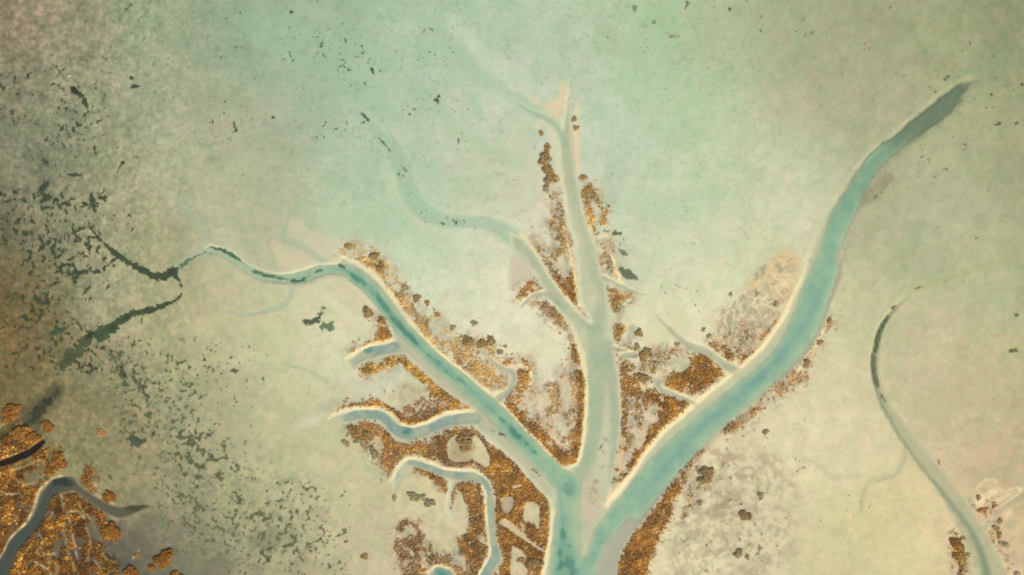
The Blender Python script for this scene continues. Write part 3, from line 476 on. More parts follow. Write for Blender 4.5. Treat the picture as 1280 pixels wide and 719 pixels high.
# ------------------------------------------------------------------ terrain heights (m)
WL = -0.13
mb, ms = wob(MAIN), wob(union(small, F_bench))
Z = .10 * (fbm(GX, GY, 60, 4, 81) - .5) + .03 * (fbm(GX, GY, 8, 3, 82) - .5)
Z += .05 * np.clip(VEG, 0, 1) + .05 * RIM * (.3 + 1.2 * TN) + .05 * FAN
Z -= .05 * sstep(2.5, -2.5, wob(swale)) + .05 * sstep(6, -5, wob(W_up))
um = sstep(400, 310, GY) * sstep(980, 1020, GX); bench = sstep(2.2 + 6 * um, -6.0, mb + 2.2 * (TN - .5)); pale_c = 1 - .16 * sstep(640, 570, GY) * sstep(640, 680, GX) * sstep(800, 780, GX); Z = Z * (1 - .8 * bench) - .19 * bench * pale_c
Z = np.minimum(Z, Z * (1 - sstep(1, -2.5, ms)) - .18 * sstep(1.6, -3, ms))
def deepen(f, d, a=4, b=-7):
    global Z
    Z = Z - d * sstep(a, b, wob(f))
tipm = sstep(260, 190, GY) * sstep(1040, 1070, GX)
Z = Z - .20 * tipm * sstep(7, -6.0, wob(M_bench) + 6 * (TN - .5)); deepen(Mdeep, .80, 3, -10); deepen(Mblue, .75, 12, -9); deepen(Tdeep, .35, 6, -8)
deepen(Ldeep, .62, 3, -7); deepen(Ldark, .42, 2.5, -3); deepen(Lwest, .32, 3, -3)
deepen(Cdeep, .15, 5, -6); deepen(Ndeep, .07, 4, -5); deepen(Wdeep, .06, 4, -4); deepen(Crt, .10, 4, -5)
deepen(BEdeep, .24, 3, -4); deepen(pools, .7, 3, -4)
isl = sstep(3, -6, wob(island)); Z = np.where(mb < 0, Z * (1 - isl) + (-.145 + .03 * (n2)) * isl, Z)
rb = sstep(1.5, -4, wob(R_bench)) * sstep(1130, 1100, GX * (GY < 380)); 
rb = sstep(1.5, -5, wob(R_bench)) * np.clip(sstep(345, 420, GY) + .0, 0, 1)
Z = Z * (1 - .7 * rb) - .17 * rb
Z = Z - .42 * sstep(3, -4, wob(R_deep)) * sstep(360, 400, GY)
qb = sstep(1, -3, wob(Q_bench)); Z = Z * (1 - .8 * qb) - .22 * qb; deepen(Q_deep, .5, 3, -4)
gb = sstep(2.5, -2, wob(G_gully)); Z = Z * (1 - gb) - .55 * gb
# bed colours
bedmask = sstep(1.2, -2.0, mb)
tint(bedmask * (1 - .9 * np.maximum(tipm, .85 * sstep(385, 260, GY) * sstep(990, 1025, GX))), np.stack([210 + 24 * n2 + 20 * pn, 208 + 14 * n2 + 12 * pn, 174 + 14 * n2 + 12 * pn], -1))
tint(sstep(1.5, -2, ms) * (.45 + .6 * TN2) * sstep(180, 260, GY), np.stack([186 + 50 * pn, 182 + 40 * pn, 154 + 30 * pn], -1)); tint(sstep(1.5, -2, ms) * .6 * sstep(260, 180, GY), (184,203,172))
tint(isl * bedmask * .9, (206,190,160))
tint(sstep(1.5, -2, wob(R_bench)) * sstep(380, 470, GY) * .8, (190,184,150))
tint(sstep(3, -3, wob(R_bench)) * .3 * (.4 + TN2), (180,186,136))
se = sstep(1150, 1230, GX) * sstep(480, 560, GY)
tint(se * sstep(.5, .62, fbm(GX + GY * .4, GY * .6, 13, 4, 92)) * .45, (214,180,144)); tint(se * sstep(.55, .66, fbm(GX * .5, GY + GX * .3, 8, 3, 93)) * .35, (166,158,122))
tint(sstep(1.5, -1.5, wob(Q_bench)), (112,102,78))
tint(sstep(1.5, -1.5, wob(G_gully)), (52,36,26))
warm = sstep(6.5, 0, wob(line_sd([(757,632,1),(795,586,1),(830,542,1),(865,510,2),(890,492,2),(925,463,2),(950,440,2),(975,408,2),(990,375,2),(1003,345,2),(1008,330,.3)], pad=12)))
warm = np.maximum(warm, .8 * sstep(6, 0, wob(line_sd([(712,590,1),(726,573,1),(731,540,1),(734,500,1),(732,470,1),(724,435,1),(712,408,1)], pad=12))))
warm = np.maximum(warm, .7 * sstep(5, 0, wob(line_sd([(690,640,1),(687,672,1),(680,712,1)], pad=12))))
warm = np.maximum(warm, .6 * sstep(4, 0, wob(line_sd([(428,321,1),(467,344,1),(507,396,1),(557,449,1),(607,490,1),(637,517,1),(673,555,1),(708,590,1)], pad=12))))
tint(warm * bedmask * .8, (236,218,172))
# strips of bare grey bank below the north-west facing banks
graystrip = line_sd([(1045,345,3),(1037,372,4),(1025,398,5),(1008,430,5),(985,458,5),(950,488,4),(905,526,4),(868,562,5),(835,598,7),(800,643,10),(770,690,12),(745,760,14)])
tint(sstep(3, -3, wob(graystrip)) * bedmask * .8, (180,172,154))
tint(sstep(3, -3, wob(line_sd([(496,432,4),(520,448,4),(550,476,5),(580,500,6),(610,528,7),(640,560,6),(668,592,6),(684,615,4)]))) * bedmask * .6, (204,192,165))
tint(sstep(.55, .68, fbm(GX, GY, 7, 3, 91)) * sstep(3, -3, wob(line_sd([(757,500,6),(757,540,6),(750,580,6),(743,610,5),(738,650,5)]))) * .5 * bedmask, (150,140,118))
RGB = np.clip(RGB, 25, 254)
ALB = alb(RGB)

# ------------------------------------------------------------------ materials
def new_mat(name):
    m = bpy.data.materials.new(name); m.use_nodes = True; t = m.node_tree; t.nodes.clear()
    o = t.nodes.new("ShaderNodeOutputMaterial"); b = t.nodes.new("ShaderNodeBsdfPrincipled")
    t.links.new(b.outputs[0], o.inputs[0]); return m, t, b
def nz(t, scale, detail=4, rough=.6, vec=None):
    n = t.nodes.new("ShaderNodeTexNoise"); n.inputs['Scale'].default_value = scale; n.inputs['Detail'].default_value = detail
    n.inputs['Roughness'].default_value = rough
    if vec: t.links.new(vec, n.inputs['Vector'])
    return n
def ramp(t, a, b, ca, cb, fac):
    r = t.nodes.new("ShaderNodeValToRGB"); r.color_ramp.elements[0].position = a; r.color_ramp.elements[1].position = b
    r.color_ramp.elements[0].color = ca; r.color_ramp.elements[1].color = cb; t.links.new(fac, r.inputs[0]); return r
def mul(t, a, b, fac=1.0, mode='MULTIPLY'):
    m = t.nodes.new("ShaderNodeMix"); m.data_type = 'RGBA'; m.blend_type = mode; m.inputs[0].default_value = fac
    t.links.new(a, m.inputs[6]); t.links.new(b, m.inputs[7]); return m.outputs[2]
def g4(v): return (v, v, v, 1)

def attr_mat(name, attr, rough, scales, bump=0.0, bscale=3.0, spec=.3):
    m, t, b = new_mat(name)
    geo = t.nodes.new("ShaderNodeNewGeometry"); a = t.nodes.new("ShaderNodeAttribute"); a.attribute_name = attr
    col = a.outputs['Color']
    for sc_, lo, hi in scales:
        n = nz(t, sc_, 3, .65, geo.outputs['Position'])
        col = mul(t, col, ramp(t, .3, .7, lo, hi, n.outputs['Fac']).outputs[0])
    t.links.new(col, b.inputs['Base Color']); b.inputs['Roughness'].default_value = rough
    b.inputs['Specular IOR Level'].default_value = spec
    if bump:
        n = nz(t, bscale, 5, .65, geo.outputs['Position']); bp_ = t.nodes.new("ShaderNodeBump")
        bp_.inputs['Strength'].default_value = bump; bp_.inputs['Distance'].default_value = .06
        t.links.new(n.outputs['Fac'], bp_.inputs['Height']); t.links.new(bp_.outputs[0], b.inputs['Normal'])
    return m
mud = attr_mat("tidal_silt", "silt", .75, [(2.6, (.91,.93,.94,1), (1.08,1.06,1.05,1)), (5.5, (.94,.94,.94,1), (1.06,1.06,1.06,1)), (.9, (.97,.99,.95,1), (1.04,1.01,1.05,1)), (.22, (.96,1.01,.97,1), (1.04,.99,1.03,1))], .5, 2.2)
scrub_m = attr_mat("samphire_leaves", "leaf", .8, [(7.0, g4(.72), g4(1.3))], .0)
algae_m = attr_mat("dark_algae", "weed", .85, [(5.0, g4(.7), g4(1.35))], .3, 6)
_t = algae_m.node_tree; _a = _t.nodes.new("ShaderNodeAttribute"); _a.attribute_name = "cover"
_t.links.new(_a.outputs['Fac'], [n_ for n_ in _t.nodes if n_.type == 'BSDF_PRINCIPLED'][0].inputs['Alpha'])   # thin growth lets the mud show through
stone_m = attr_mat("white_feathers", "leaf", .7, [(9.0, g4(.9), g4(1.0))])
# creek water: a turbid sheet, as opaque as it is deep
wm, t, b = new_mat("turbid_creek_water")
a = t.nodes.new("ShaderNodeAttribute"); a.attribute_name = "turbid"
al = t.nodes.new("ShaderNodeAttribute"); al.attribute_name = "opacity"
geo = t.nodes.new("ShaderNodeNewGeometry")
n = nz(t, .5, 4, .6, geo.outputs['Position'])
col = mul(t, a.outputs['Color'], ramp(t, .3, .7, (.93,.95,.95,1), (1.07,1.05,1.05,1), n.outputs['Fac']).outputs[0])
t.links.new(col, b.inputs['Base Color']); b.inputs['Roughness'].default_value = .12; b.inputs['IOR'].default_value = 1.33
t.links.new(al.outputs['Fac'], b.inputs['Alpha'])
n = nz(t, 1.3, 3, .5, geo.outputs['Position']); bb = t.nodes.new("ShaderNodeBump"); bb.inputs['Strength'].default_value = .25; bb.inputs['Distance'].default_value = .03
t.links.new(n.outputs['Fac'], bb.inputs['Height']); t.links.new(bb.outputs[0], b.inputs['Normal'])

# ------------------------------------------------------------------ mesh builders
def tag(o, label=None, cat=None, kind=None, group=None):
    if label: o["label"] = label
    if cat: o["category"] = cat
    if kind: o["kind"] = kind
    if group: o["group"] = group
    return o
def mesh_obj(name, V, F, mat, attrs=None, smooth_=False, loc=None):
    """V (n,3), F (m,k) index array with one face size"""
    V = np.asarray(V, np.float32); F = np.asarray(F, np.int32)
    me = bpy.data.meshes.new(name); me.vertices.add(len(V)); me.loops.add(F.size); me.polygons.add(len(F))
    if loc is not None: V = V - np.asarray(loc, np.float32)
    me.vertices.foreach_set("co", V.ravel()); me.loops.foreach_set("vertex_index", F.ravel())
    me.polygons.foreach_set("loop_start", np.arange(0, F.size, F.shape[1], dtype=np.int32))
    me.update(calc_edges=True)
    if smooth_: me.polygons.foreach_set("use_smooth", np.ones(len(F), bool))
    for k, arr in (attrs or {}).items():
        if arr.ndim == 2:
            at = me.color_attributes.new(k, 'FLOAT_COLOR', 'POINT')
            c4 = np.ones((len(V), 4), np.float32); c4[:, :3] = arr; at.data.foreach_set("color", c4.ravel())
        else:
            at = me.attributes.new(k, 'FLOAT', 'POINT'); at.data.foreach_set("value", arr.astype(np.float32))
    me.materials.append(mat); me.validate()
    o = bpy.data.objects.new(name, me); C.objects.link(o)
    if loc is not None: o.location = loc
    return o
def grid_faces(nx, ny, keep=None):
    idx = np.arange(nx * ny, dtype=np.int32).reshape(ny, nx)
    f = np.stack([idx[1:, :-1], idx[1:, 1:], idx[:-1, 1:], idx[:-1, :-1]], -1)
    return f[keep] if keep is not None else f.reshape(-1, 4)
def compact(V, F, attrs):
    used = np.zeros(len(V), bool); used[F.ravel()] = True
    remap = np.cumsum(used) - 1
    return V[used], remap[F], {k: a_[used] for k, a_ in attrs.items()}

# the flat itself: one sheet, fine over the surveyed area and coarse out to the horizon
sk = np.cumsum(4 * 1.32 ** np.arange(30)); sk = sk[sk < 24000]
fx = np.concatenate([X0 - sk[::-1], gx, X1 + sk]).astype(np.float32); fy = np.concatenate([Y0 - sk[::-1], gy, Y1 + sk]).astype(np.float32)
FX, FY = np.meshgrid(fx, fy)
fz = samp(Z, FX, FY); fc = samp(ALB, FX, FY)
od = np.maximum(np.maximum(X0 - FX, FX - X1), np.maximum(Y0 - FY, FY - Y1))
far = sstep(0, 260, od); fz = fz * (1 - far); fc = fc * (1 - far[..., None]) + alb((172,176,138)) * far[..., None]
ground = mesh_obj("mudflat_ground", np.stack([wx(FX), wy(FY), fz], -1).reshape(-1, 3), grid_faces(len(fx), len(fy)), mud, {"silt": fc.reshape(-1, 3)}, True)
tag(ground, "pale sage and buff tidal mudflat cut by creeks", "ground", "structure")
del FX, FY, fz, fc, od, far

# ------------------------------------------------------------------ creek water
DEP = WL - Z
shal = lambda c: alb(c)
def creek_water(name, sd, colour, label, k=4.2, mx=.97):
    near = sd < 4
    kv = (Z < WL + .04) & near
    kf = kv[1:, 1:] | kv[:-1, 1:] | kv[1:, :-1] | kv[:-1, :-1]
    F = grid_faces(W_, H_, kf)
    if not len(F): return
    V = np.stack([wx(GX), wy(GY), np.full_like(GX, WL)], -1).reshape(-1, 3)
    op = np.clip(1 - np.exp(-k * np.clip(DEP, 0, 9)), .0, mx)
    if name == 'tidal_creek': op = np.maximum(op, .97 * tipm * sstep(1.5, -3.5, wob(M_bench) + 7 * (TN - .5)))
    op = op * (1 - .85 * sstep(1192, 1220, GX) * sstep(140, 120, GY))
    V, F, at = compact(V, F, {"turbid": colour.reshape(-1, 3), "opacity": op.ravel()})
    o = mesh_obj(name, V, F, wm, at, True)
    return tag(o, label, "creek", "structure")
def mixc(c1, c2, m): return alb(c1) * (1 - m[..., None]) + alb(c2) * m[..., None]
colM = mixc((192,212,176), (150,186,156), sstep(.12, .75, DEP))
m = sstep(.75, 1.5, DEP) * .7 * sstep(300, 420, GY) * sstep(770, 800, GX); colM = colM * (1 - m[..., None]) + alb((118,158,152)) * m[..., None]
m = np.clip(sstep(.75, 1.30, DEP) * sstep(740, 700, GX) * (.5 + 1.2 * sstep(.40, .62, fbm(GX, GY, 9, 3, 112))), 0, 1); colM = colM * (1 - m[..., None]) + alb((100,146,126)) * m[..., None]
m = sstep(205, 150, GY - .25 * (GX - 1110)) * sstep(1050, 1090, GX); colM = colM * (1 - m[..., None]) + alb((116,112,94)) * m[..., None]
m = sstep(330, 200, GY) * sstep(1000, 1030, GX) * .5; colM = colM * (1 - m[..., None]) + alb((112,148,118)) * m[..., None]
m = sstep(300, 180, GY) * sstep(800, 760, GX); colM = colM * (1 - m[..., None]) + alb((186,205,174)) * m[..., None]
m = sstep(2, -2, union(B_bench, E_bench, E_side, A_bench)) ; colM = colM * (1 - m[..., None]) + (alb((150,178,170)) + (alb((196,204,172)) - alb((150,178,170))) * (np.clip(sstep(.36, .60, fbm(GX, GY, 13, 3, 113)), 0, 1) * .8)[..., None]) * m[..., None]
m = sstep(3, -3, pools); colM = colM * (1 - m[..., None]) + alb((100,142,124)) * m[..., None]
m = sstep(.9, .0, np.abs(GX - 765) / 14) * sstep(400, 440, GY) * sstep(620, 590, GY) * .6; colM = colM * (1 - m[..., None]) + alb((176,192,172)) * m[..., None]
wn = fbm(GX, GY, 14, 4, 111) - .5; colM = colM * (1 + wn * .28)[..., None] * np.stack([1 + wn * .2, 1 + wn * .0, 1 - wn * .15], -1)
creek_water("tidal_creek", union(MAIN, small - 1), colM, "branching turquoise tidal creek joining in the south")
creek_water("pool", F_bench, mixc((150,185,170), (92,150,135), sstep(.2, .8, DEP)), "small teal pool at the south edge")
creek_water("tidal_creek", R_bench, mixc((186,194,158), (134,160,130), sstep(.15, .55, DEP)), "thin grey-green creek curving down the east side", 2.6)
creek_water("tidal_creek", Q_bench, mixc((100,104,88), (78,86,76), sstep(.1, .6, DEP)), "slate grey creek winding through the south-west marsh", 4)
creek_water("gully_water", G_gully, np.broadcast_to(alb((50,40,34)), Z.shape + (3,)).copy(), "black water in the short gully at the west edge", 3)

# ------------------------------------------------------------------ scrub (tufts)
rs = np.random.RandomState(5)
def ground_z(x, y): return samp(Z, x, y)
ring = 6
def tufts(x, y, z, r, h, cols, seed=0):
    """low leafy clumps: a crooked dome of two rings and a tip each"""
    n = len(x); R = np.random.RandomState(seed)
    a0 = R.rand(n, 1) * 6.28; k = np.arange(ring)[None, :]
    def rg(rad, hh, off, jr):
        ang = a0 + (k + off) * 2 * math.pi / ring + (R.rand(n, ring) - .5) * .5
        rr = r[:, None] * rad * (1 + (R.rand(n, ring) - .5) * jr)
        return np.stack([x[:, None] + rr * np.cos(ang), y[:, None] + rr * np.sin(ang), z[:, None] + h[:, None] * hh * (1 + (R.rand(n, ring) - .5) * jr)], -1)
    lo = rg(1.0, .0, 0, .7); lo[..., 2] -= .06
    mi = rg(.72, .68, .5, .7)
    tip = np.stack([x + (R.rand(n) - .5) * r * .5, y + (R.rand(n) - .5) * r * .5, z + h * (.9 + .3 * R.rand(n))], -1)[:, None, :]
    V = np.concatenate([lo, mi, tip], 1); nv = 2 * ring + 1
    f = []
    for i in range(ring):
        j = (i + 1) % ring
        f += [(i, j, ring + i), (j, ring + j, ring + i), (ring + i, ring + j, 2 * ring)]
    F = (np.array(f)[None] + (np.arange(n) * nv)[:, None, None]).reshape(-1, 3)
    cv = cols[:, None, :] * (1 + (R.rand(n, nv, 1) - .5) * .35)
    return V.reshape(-1, 3), F, cv.reshape(-1, 3)
def under_alb(pal): return alb(under[pal])[None, :]
def pick(pal, n, R, extra=None):
    cs_, ws = zip(*pal); ws = np.array(ws, float); ws /= ws.sum()
    A = np.stack([alb(c) for c in cs_]); return A[R.choice(len(A), n, p=ws)]
step = .88
for i, (key, f, dens, thr, pal, lab) in enumerate(zones):
    m = ZD[key]; js, is_ = np.where(m > .05)
    if not len(js): continue
    x0_, x1_, y0_, y1_ = gx[is_.min()], gx[is_.max()], gy[js.min()], gy[js.max()]
    R = np.random.RandomState(100 + i)
    px, py = np.meshgrid(np.arange(x0_, x1_, step), np.arange(y0_, y1_, step)); px = px.ravel(); py = py.ravel()
    px = px + (R.rand(len(px)) - .5) * step * 1.3; py = py + (R.rand(len(py)) - .5) * step * 1.3
    keep = R.rand(len(px)) < samp(m, px, py) * .95
    px, py = px[keep], py[keep]; n = len(px)
    if n < 4: continue
    r = (.36 + .52 * R.rand(n) ** 1.8) * (1.12 if dens > .8 else 1.0) * S * 1.22
    h = r * (.55 + .75 * R.rand(n) ** 1.5)
    c = pick(palette[pal], n, R)
    gold = R.rand(n) < np.clip(samp(RIMW, px, py) * .62 + .06, 0, 1)     # sun sparkle of the bank edge put into tuft colour, a little elsewhere
    c[gold] = pick([((236,186,108),3),((250,216,150),2),((214,156,80),3)], int(gold.sum()), R)
    # clumps of older and younger growth
    g = fbm(px, py, 14, 3, 95); c = c * (.58 + .66 * sstep(.3, .7, g))[:, None] * (.80 + .42 * sstep(.3, .7, fbm(px, py, 5, 2, 98)))[:, None]
    if pal == 'dark': c = c * (.60 + .85 * sstep(.36, .66, fbm(px, py, 18, 3, 99)))[:, None]
    g2 = fbm(px, py, 26, 3, 96); c = c * np.stack([1.06 + .16 * g2, .90 + .30 * g2, .26 + .50 * g2], -1)
    gv = under_alb(pal); c = c * .82 + gv * .18
    V, F, cv = tufts(wx(px), wy(py), ground_z(px, py), r, h, c, 300 + i)
    o = mesh_obj("saltmarsh_scrub", V, F, scrub_m, {"leaf": cv})
    tag(o, lab, "scrub", "stuff", "orange saltmarsh scrub along the creeks")

# ------------------------------------------------------------------ single shrubs
shr_c = {'o': [((172,142,88),5),((152,124,78),4),((196,160,100),2),((134,112,74),3)],
         'r': [((190,138,76),5),((168,116,60),4),((214,166,102),2),((140,100,58),2)],
         'g': [((170,154,112),5),((152,140,104),4),((190,170,128),2),((136,124,92),3)],
         'd': [((160,108,36),5),((138,88,26),5),((188,134,56),2),((112,74,26),3)]}
shrubs = [ # x, y, rx, ry, angle, palette, label
 (677,167,3,3,0,'o',"tiny round shrub near the top of the pale northern spit"),
 (684,186,4,6,0,'o',"small olive shrub heading the dark shrub chain on the spit"),
 (681,199,8,7,0,'o',"broad olive-brown shrub second in the dark chain on the spit"),
 (685,213,8,6,10,'o',"olive-brown shrub third in the dark chain on the spit"),
 (689,224,8,6,-15,'o',"olive-brown shrub fourth in the dark chain on the spit"),
 (683,235,4,5,0,'g',"small grey-brown shrub at the foot of the dark chain on the spit"),
 (718,149,3,3,0,'o',"little brown shrub, upper of two on the thin pale ridge"),
 (720.5,160,3,3.4,0,'o',"little brown shrub, lower of two on the thin pale ridge"),
 (729,222,5,3,0,'o',"flat brown shrub at the lower end of the thin pale ridge"),
 (735,238,4,6,20,'o',"dark brown shrub beside the northern arm under the ridge end"),
 (746,249,3,7,-25,'g',"slanting narrow brown shrub above the golden loop"),
 (460,391,7,5.5,10,'o',"isolated brown shrub west of the left creek arm"),
 (435,308,5,3,10,'o',"brown shrub at the upstream tip of the northern bank strip"),
 (468,321,6,5,15,'o',"dark brown bump on the back edge of the northern bank strip"),
 (476,336,6,5,35,'o',"mid brown shrub behind the northern bank, next below the dark bump"),
 (507,360,5,3,10,'g',"grey-brown shrub on the bare edge behind the northern bank"),
 (521,373,5,4.5,0,'o',"brown shrub beside a grey shadow patch behind the northern bank"),
 (534,379,3,3,0,'r',"small orange-brown shrub alone on the sage flat"),
 (547,394,4,3,0,'r',"orange-brown shrub east of the grey hollow behind the bank"),
 (585,427,6,7,0,'o',"upright brown shrub on the patchy flat behind the bank"),
 (603,430,6,5,20,'o',"brown shrub, left of a close pair behind the side gut"),
 (614,426,5,5,0,'o',"brown shrub, right of a close pair behind the side gut"),
 (625,440,3.4,3.4,0,'g',"small grey-brown shrub at the edge of the side gut"),
 (632,433,2.4,2,0,'g',"tiny grey shrub north-east of the close pair"),
 (593,404,4,3,35,'g',"thin grey-brown shrub out on the flat above the side gut"),
 (566,410,4,3,0,'g',"pale brown shrub out on the flat, west of the thin one"),
 (581,555,9,9,0,'o',"large round olive shrub inside the grey pan by the winding gut"),
 (652,700,4.5,3,-10,'o',"small olive shrub lying across the cream pan by the junction"),
 (667,704,9,7,0,'o',"wide olive-brown shrub at the edge of the cream pan by the junction"),
 (432,554,5,3.4,30,'g',"small grey-green shrub at the west end of the southern scrub bank"),
 (448,551,5,4,0,'g',"grey-green shrub in a row below the winding western gut"),
 (461,545,6,6,0,'o',"rounded olive shrub against the southern scrub bank"),
 (456,557,5,4,20,'g',"dark shrub under the rounded olive one on the scrub bank"),
 (468,568,5,5,0,'g',"ragged grey-brown shrub at the outer edge of the scrub bank"),
 (493,623,3,3.4,0,'g',"tiny dark shrub furthest west on the cream pan"),
 (518,621,8,5,5,'g',"dark double shrub in the middle of the cream pan"),
 (529,622,3.4,4,0,'g',"small dark shrub touching the double shrub on the pan"),
 (537,629,6,5,0,'g',"dark round shrub south-east of the double one on the pan"),
 (456,696,3.4,4.5,0,'o',"small lone brown shrub on the flat near the south edge"),
 (772,388,3.6,4,0,'g',"grey-green shrub in a pale ring east of the middle arm"),
 (799,416,4,6,0,'o',"upright brown shrub beside the blue-grey hollow"),
 (796,434,3.4,4,0,'g',"small grey-brown shrub under the blue-grey hollow"),
 (808,441,6,6,0,'o',"big round brown shrub, upper of an overlapping pair"),
 (804,447,5,5,0,'o',"big round brown shrub, lower of an overlapping pair"),
 (817,464,3,3,0,'o',"small olive shrub right of the forked pale line"),
 (804,473,6,6,0,'o',"olive-brown shrub cradled by the forked pale line"),
 (847,431,3,2.8,0,'g',"single dark dot of a shrub north of the scrub block"),
 (879,412,2,4,20,'g',"slim grey shrub standing by the levee fan"),
 (886,420,3,2.6,20,'g',"small grey shrub at the corner of the levee fan"),
 (913,368,2,3.4,20,'g',"small dark slanted shrub on top of the levee fan"),
 (946,367,2,3.4,0,'g',"small dark shrub among the pale ridges of the levee fan"),
 (970,380,3,3,0,'g',"dark shrub by the creek side of the levee fan"),
 (1037,401,3,3.4,0,'o',"brown shrub topping the outer bend of the broad creek"),
 (1025,428,3.6,3,0,'o',"olive shrub on the outer bend just under the pale crest"),
 (1009,453,4,3.6,0,'o',"olive shrub halfway round the outer bend of the broad creek"),
 (884,590,9,6,-15,'o',"olive-brown shrub, upper of the two on the silt behind the bend"),
 (882,599,8,6,0,'o',"olive-brown shrub, lower of the two on the silt behind the bend"),
 (855,598,3,7,5,'o',"narrow upright brown shrub at a break in the bank belt"),
 (850,589,3,3,0,'o',"small round dark shrub at the tip of the bank belt"),
 (875,629,3,3,0,'g',"small brown dot shrub on the pale silt behind the belt"),
 (931.5,645,7,6,0,'o',"round olive shrub alone on the pale southern silt"),
 (923,692,5,5,0,'g',"pale brown shrub low on the southern silt"),
 (934,696,3,3,0,'g',"tiny brown shrub beside the pale brown one"),
 (951,620,4,4,0,'g',"faint brown shrub on the silt east of the round one"),
 (957,540,4,3,0,'g',"small dark shrub north-east of the bank belt"),
 (14,516,14,8,-35,'d',"big golden shrub cluster cut by the west edge"),
 (60,533,8,6,20,'d',"small brown shrub ring on the mud north of the marsh"),
 (126,541,6,3.6,25,'r',"lone reddish shrub out on the western mud"),
 (42,547,8,7,10,'d',"golden brown shrub dome north of the black gully"),
 (25,540,9,8,0,'d',"dark golden shrub dome above the black gully"),
 (74,576,9,9,0,'d',"rounded golden shrub on the marsh edge by the creek head"),
 (137,621,9,6,35,'d',"golden shrub between the creek arm and the mud"),
 (139,664,11,11,20,'d',"large golden brown shrub south of the creek arm"),
 (205,699,10,12,0,'d',"large round golden shrub alone on the grey mud"),
 (171,693,4,2.5,-45,'d',"small slanting golden shrub on the grey mud"),
 (190,710,5,4,0,'d',"small golden shrub by the foot of the large lone one"),
 (220,719,8,5,0,'d',"half golden shrub cut by the bottom edge"),
 (165,716,9,8,0,'d',"golden shrub clump at the bottom edge of the grey mud"),
 (1194,680,5,8,-10,'d',"golden brown shrub heading the golden ridge by the eastern creek"),
 (1204,673,2.4,3,0,'o',"tiny shrub right of the golden ridge head"),
 (1195,694,4,5,0,'d',"brown shrub on the west flank of the golden ridge"),
 (1210,694,3,2.5,0,'o',"tiny brown shrub on the east flank of the golden ridge"),
 (1223,622,3,3,0,'o',"small brown shrub on the upper corner of the pale spit"),
 (1228,638,6,3,0,'r',"golden brown shrub at the lower corner of the pale spit"),
 (1243,631,3,3,0,'r',"small golden shrub on the east side of the pale spit"),
 (1250,651,3.4,3,0,'o',"small shrub, uppermost on the pale south-east ridge"),
 (1245,660,4,3,0,'o',"small shrub, second from the top of the pale south-east ridge"),
 (1249,669,3,4,0,'o',"small shrub, third from the top of the pale south-east ridge"),
 (1255,680,7,2.6,10,'g',"long grey shrub lying east of the pale ridge"),
 (1271,718,4,3,0,'g',"small grey-brown shrub at the bottom edge of the pale ridge"),
]
for i, (x, y, rx, ry, an, pal, lab) in enumerate(shrubs):
    R = np.random.RandomState(900 + i); n = int(max(14, rx * ry * 3.14 * 1.5))
    n = min(n, 520)
    th = R.rand(n) * 6.283; q = np.sqrt(R.rand(n))
    lob = 1 + .22 * np.sin(th * 2 + R.rand() * 6) + .18 * np.sin(th * 3 + R.rand() * 6) + .12 * np.sin(th * 5 + R.rand() * 6)
    ux = q * lob * rx * np.cos(th); uy = q * lob * ry * np.sin(th); a_ = math.radians(an)
    px = x + ux * math.cos(a_) - uy * math.sin(a_); py = y + ux * math.sin(a_) + uy * math.cos(a_)
    top = .24 * min(rx, ry) * S * np.sqrt(np.clip(1 - q ** 2 * .9, 0, 1)) * (.75 + .5 * fbm(px, py, 4, 2, 97))
    lowf = min(1, (min(rx, ry) / 6) ** .7); top = top * lowf; rr = (.65 + .6 * R.rand(n)) * S * 1.05; rr = np.minimum(rr, min(rx, ry) * S * .5)
    gz = ground_z(px, py)
    V, F, cv = tufts(wx(px), wy(py), gz + top * .6, rr, rr * .8 * lowf + top * .3 + .03, pick(shr_c[pal], n, R), 1200 + i)
    # woody mound under the leaves
    k = 18; tt = np.arange(k) / k * 6.283
    Vm = [(wx(x), wy(y), float(ground_z(np.array([x]), np.array([y]))[0]) + .13 * min(rx, ry) * S)]
    for rad_, hz in ((.55, .14), (.93, -.12 / (min(rx, ry) * S))):
        for a2 in tt:
            l2 = 1 + .12 * math.sin(3 * a2 + i); ex = rad_ * l2 * rx * math.cos(a2); ey = rad_ * l2 * ry * math.sin(a2)
            mx_ = x + ex * math.cos(a_) - ey * math.sin(a_); my_ = y + ex * math.sin(a_) + ey * math.cos(a_)
            Vm.append((wx(mx_), wy(my_), float(ground_z(np.array([mx_]), np.array([my_]))[0]) + hz * min(rx, ry) * S))
    Fm = [(0, 1 + j, 1 + (j + 1) % k) for j in range(k)]
    for j in range(k): Fm += [(1 + j, 1 + k + j, 1 + (j + 1) % k), (1 + (j + 1) % k, 1 + k + j, 1 + k + (j + 1) % k)]
    Vm = np.array(Vm, np.float32); Fm = np.array(Fm)[:, ::-1] + len(V)
    cm = np.tile(alb(shr_c[pal][1][0]) * .9, (len(Vm), 1))
    loc = (wx(x), wy(y), float(ground_z(np.array([float(x)]), np.array([float(y)]))[0]))
    o = mesh_obj("saltbush", np.concatenate([V, Vm]), np.concatenate([F, Fm]), scrub_m, {"leaf": np.concatenate([cv, cm])}, loc=loc)
    tag(o, lab, "shrub", None, "single saltbush shrubs on the flats and banks")

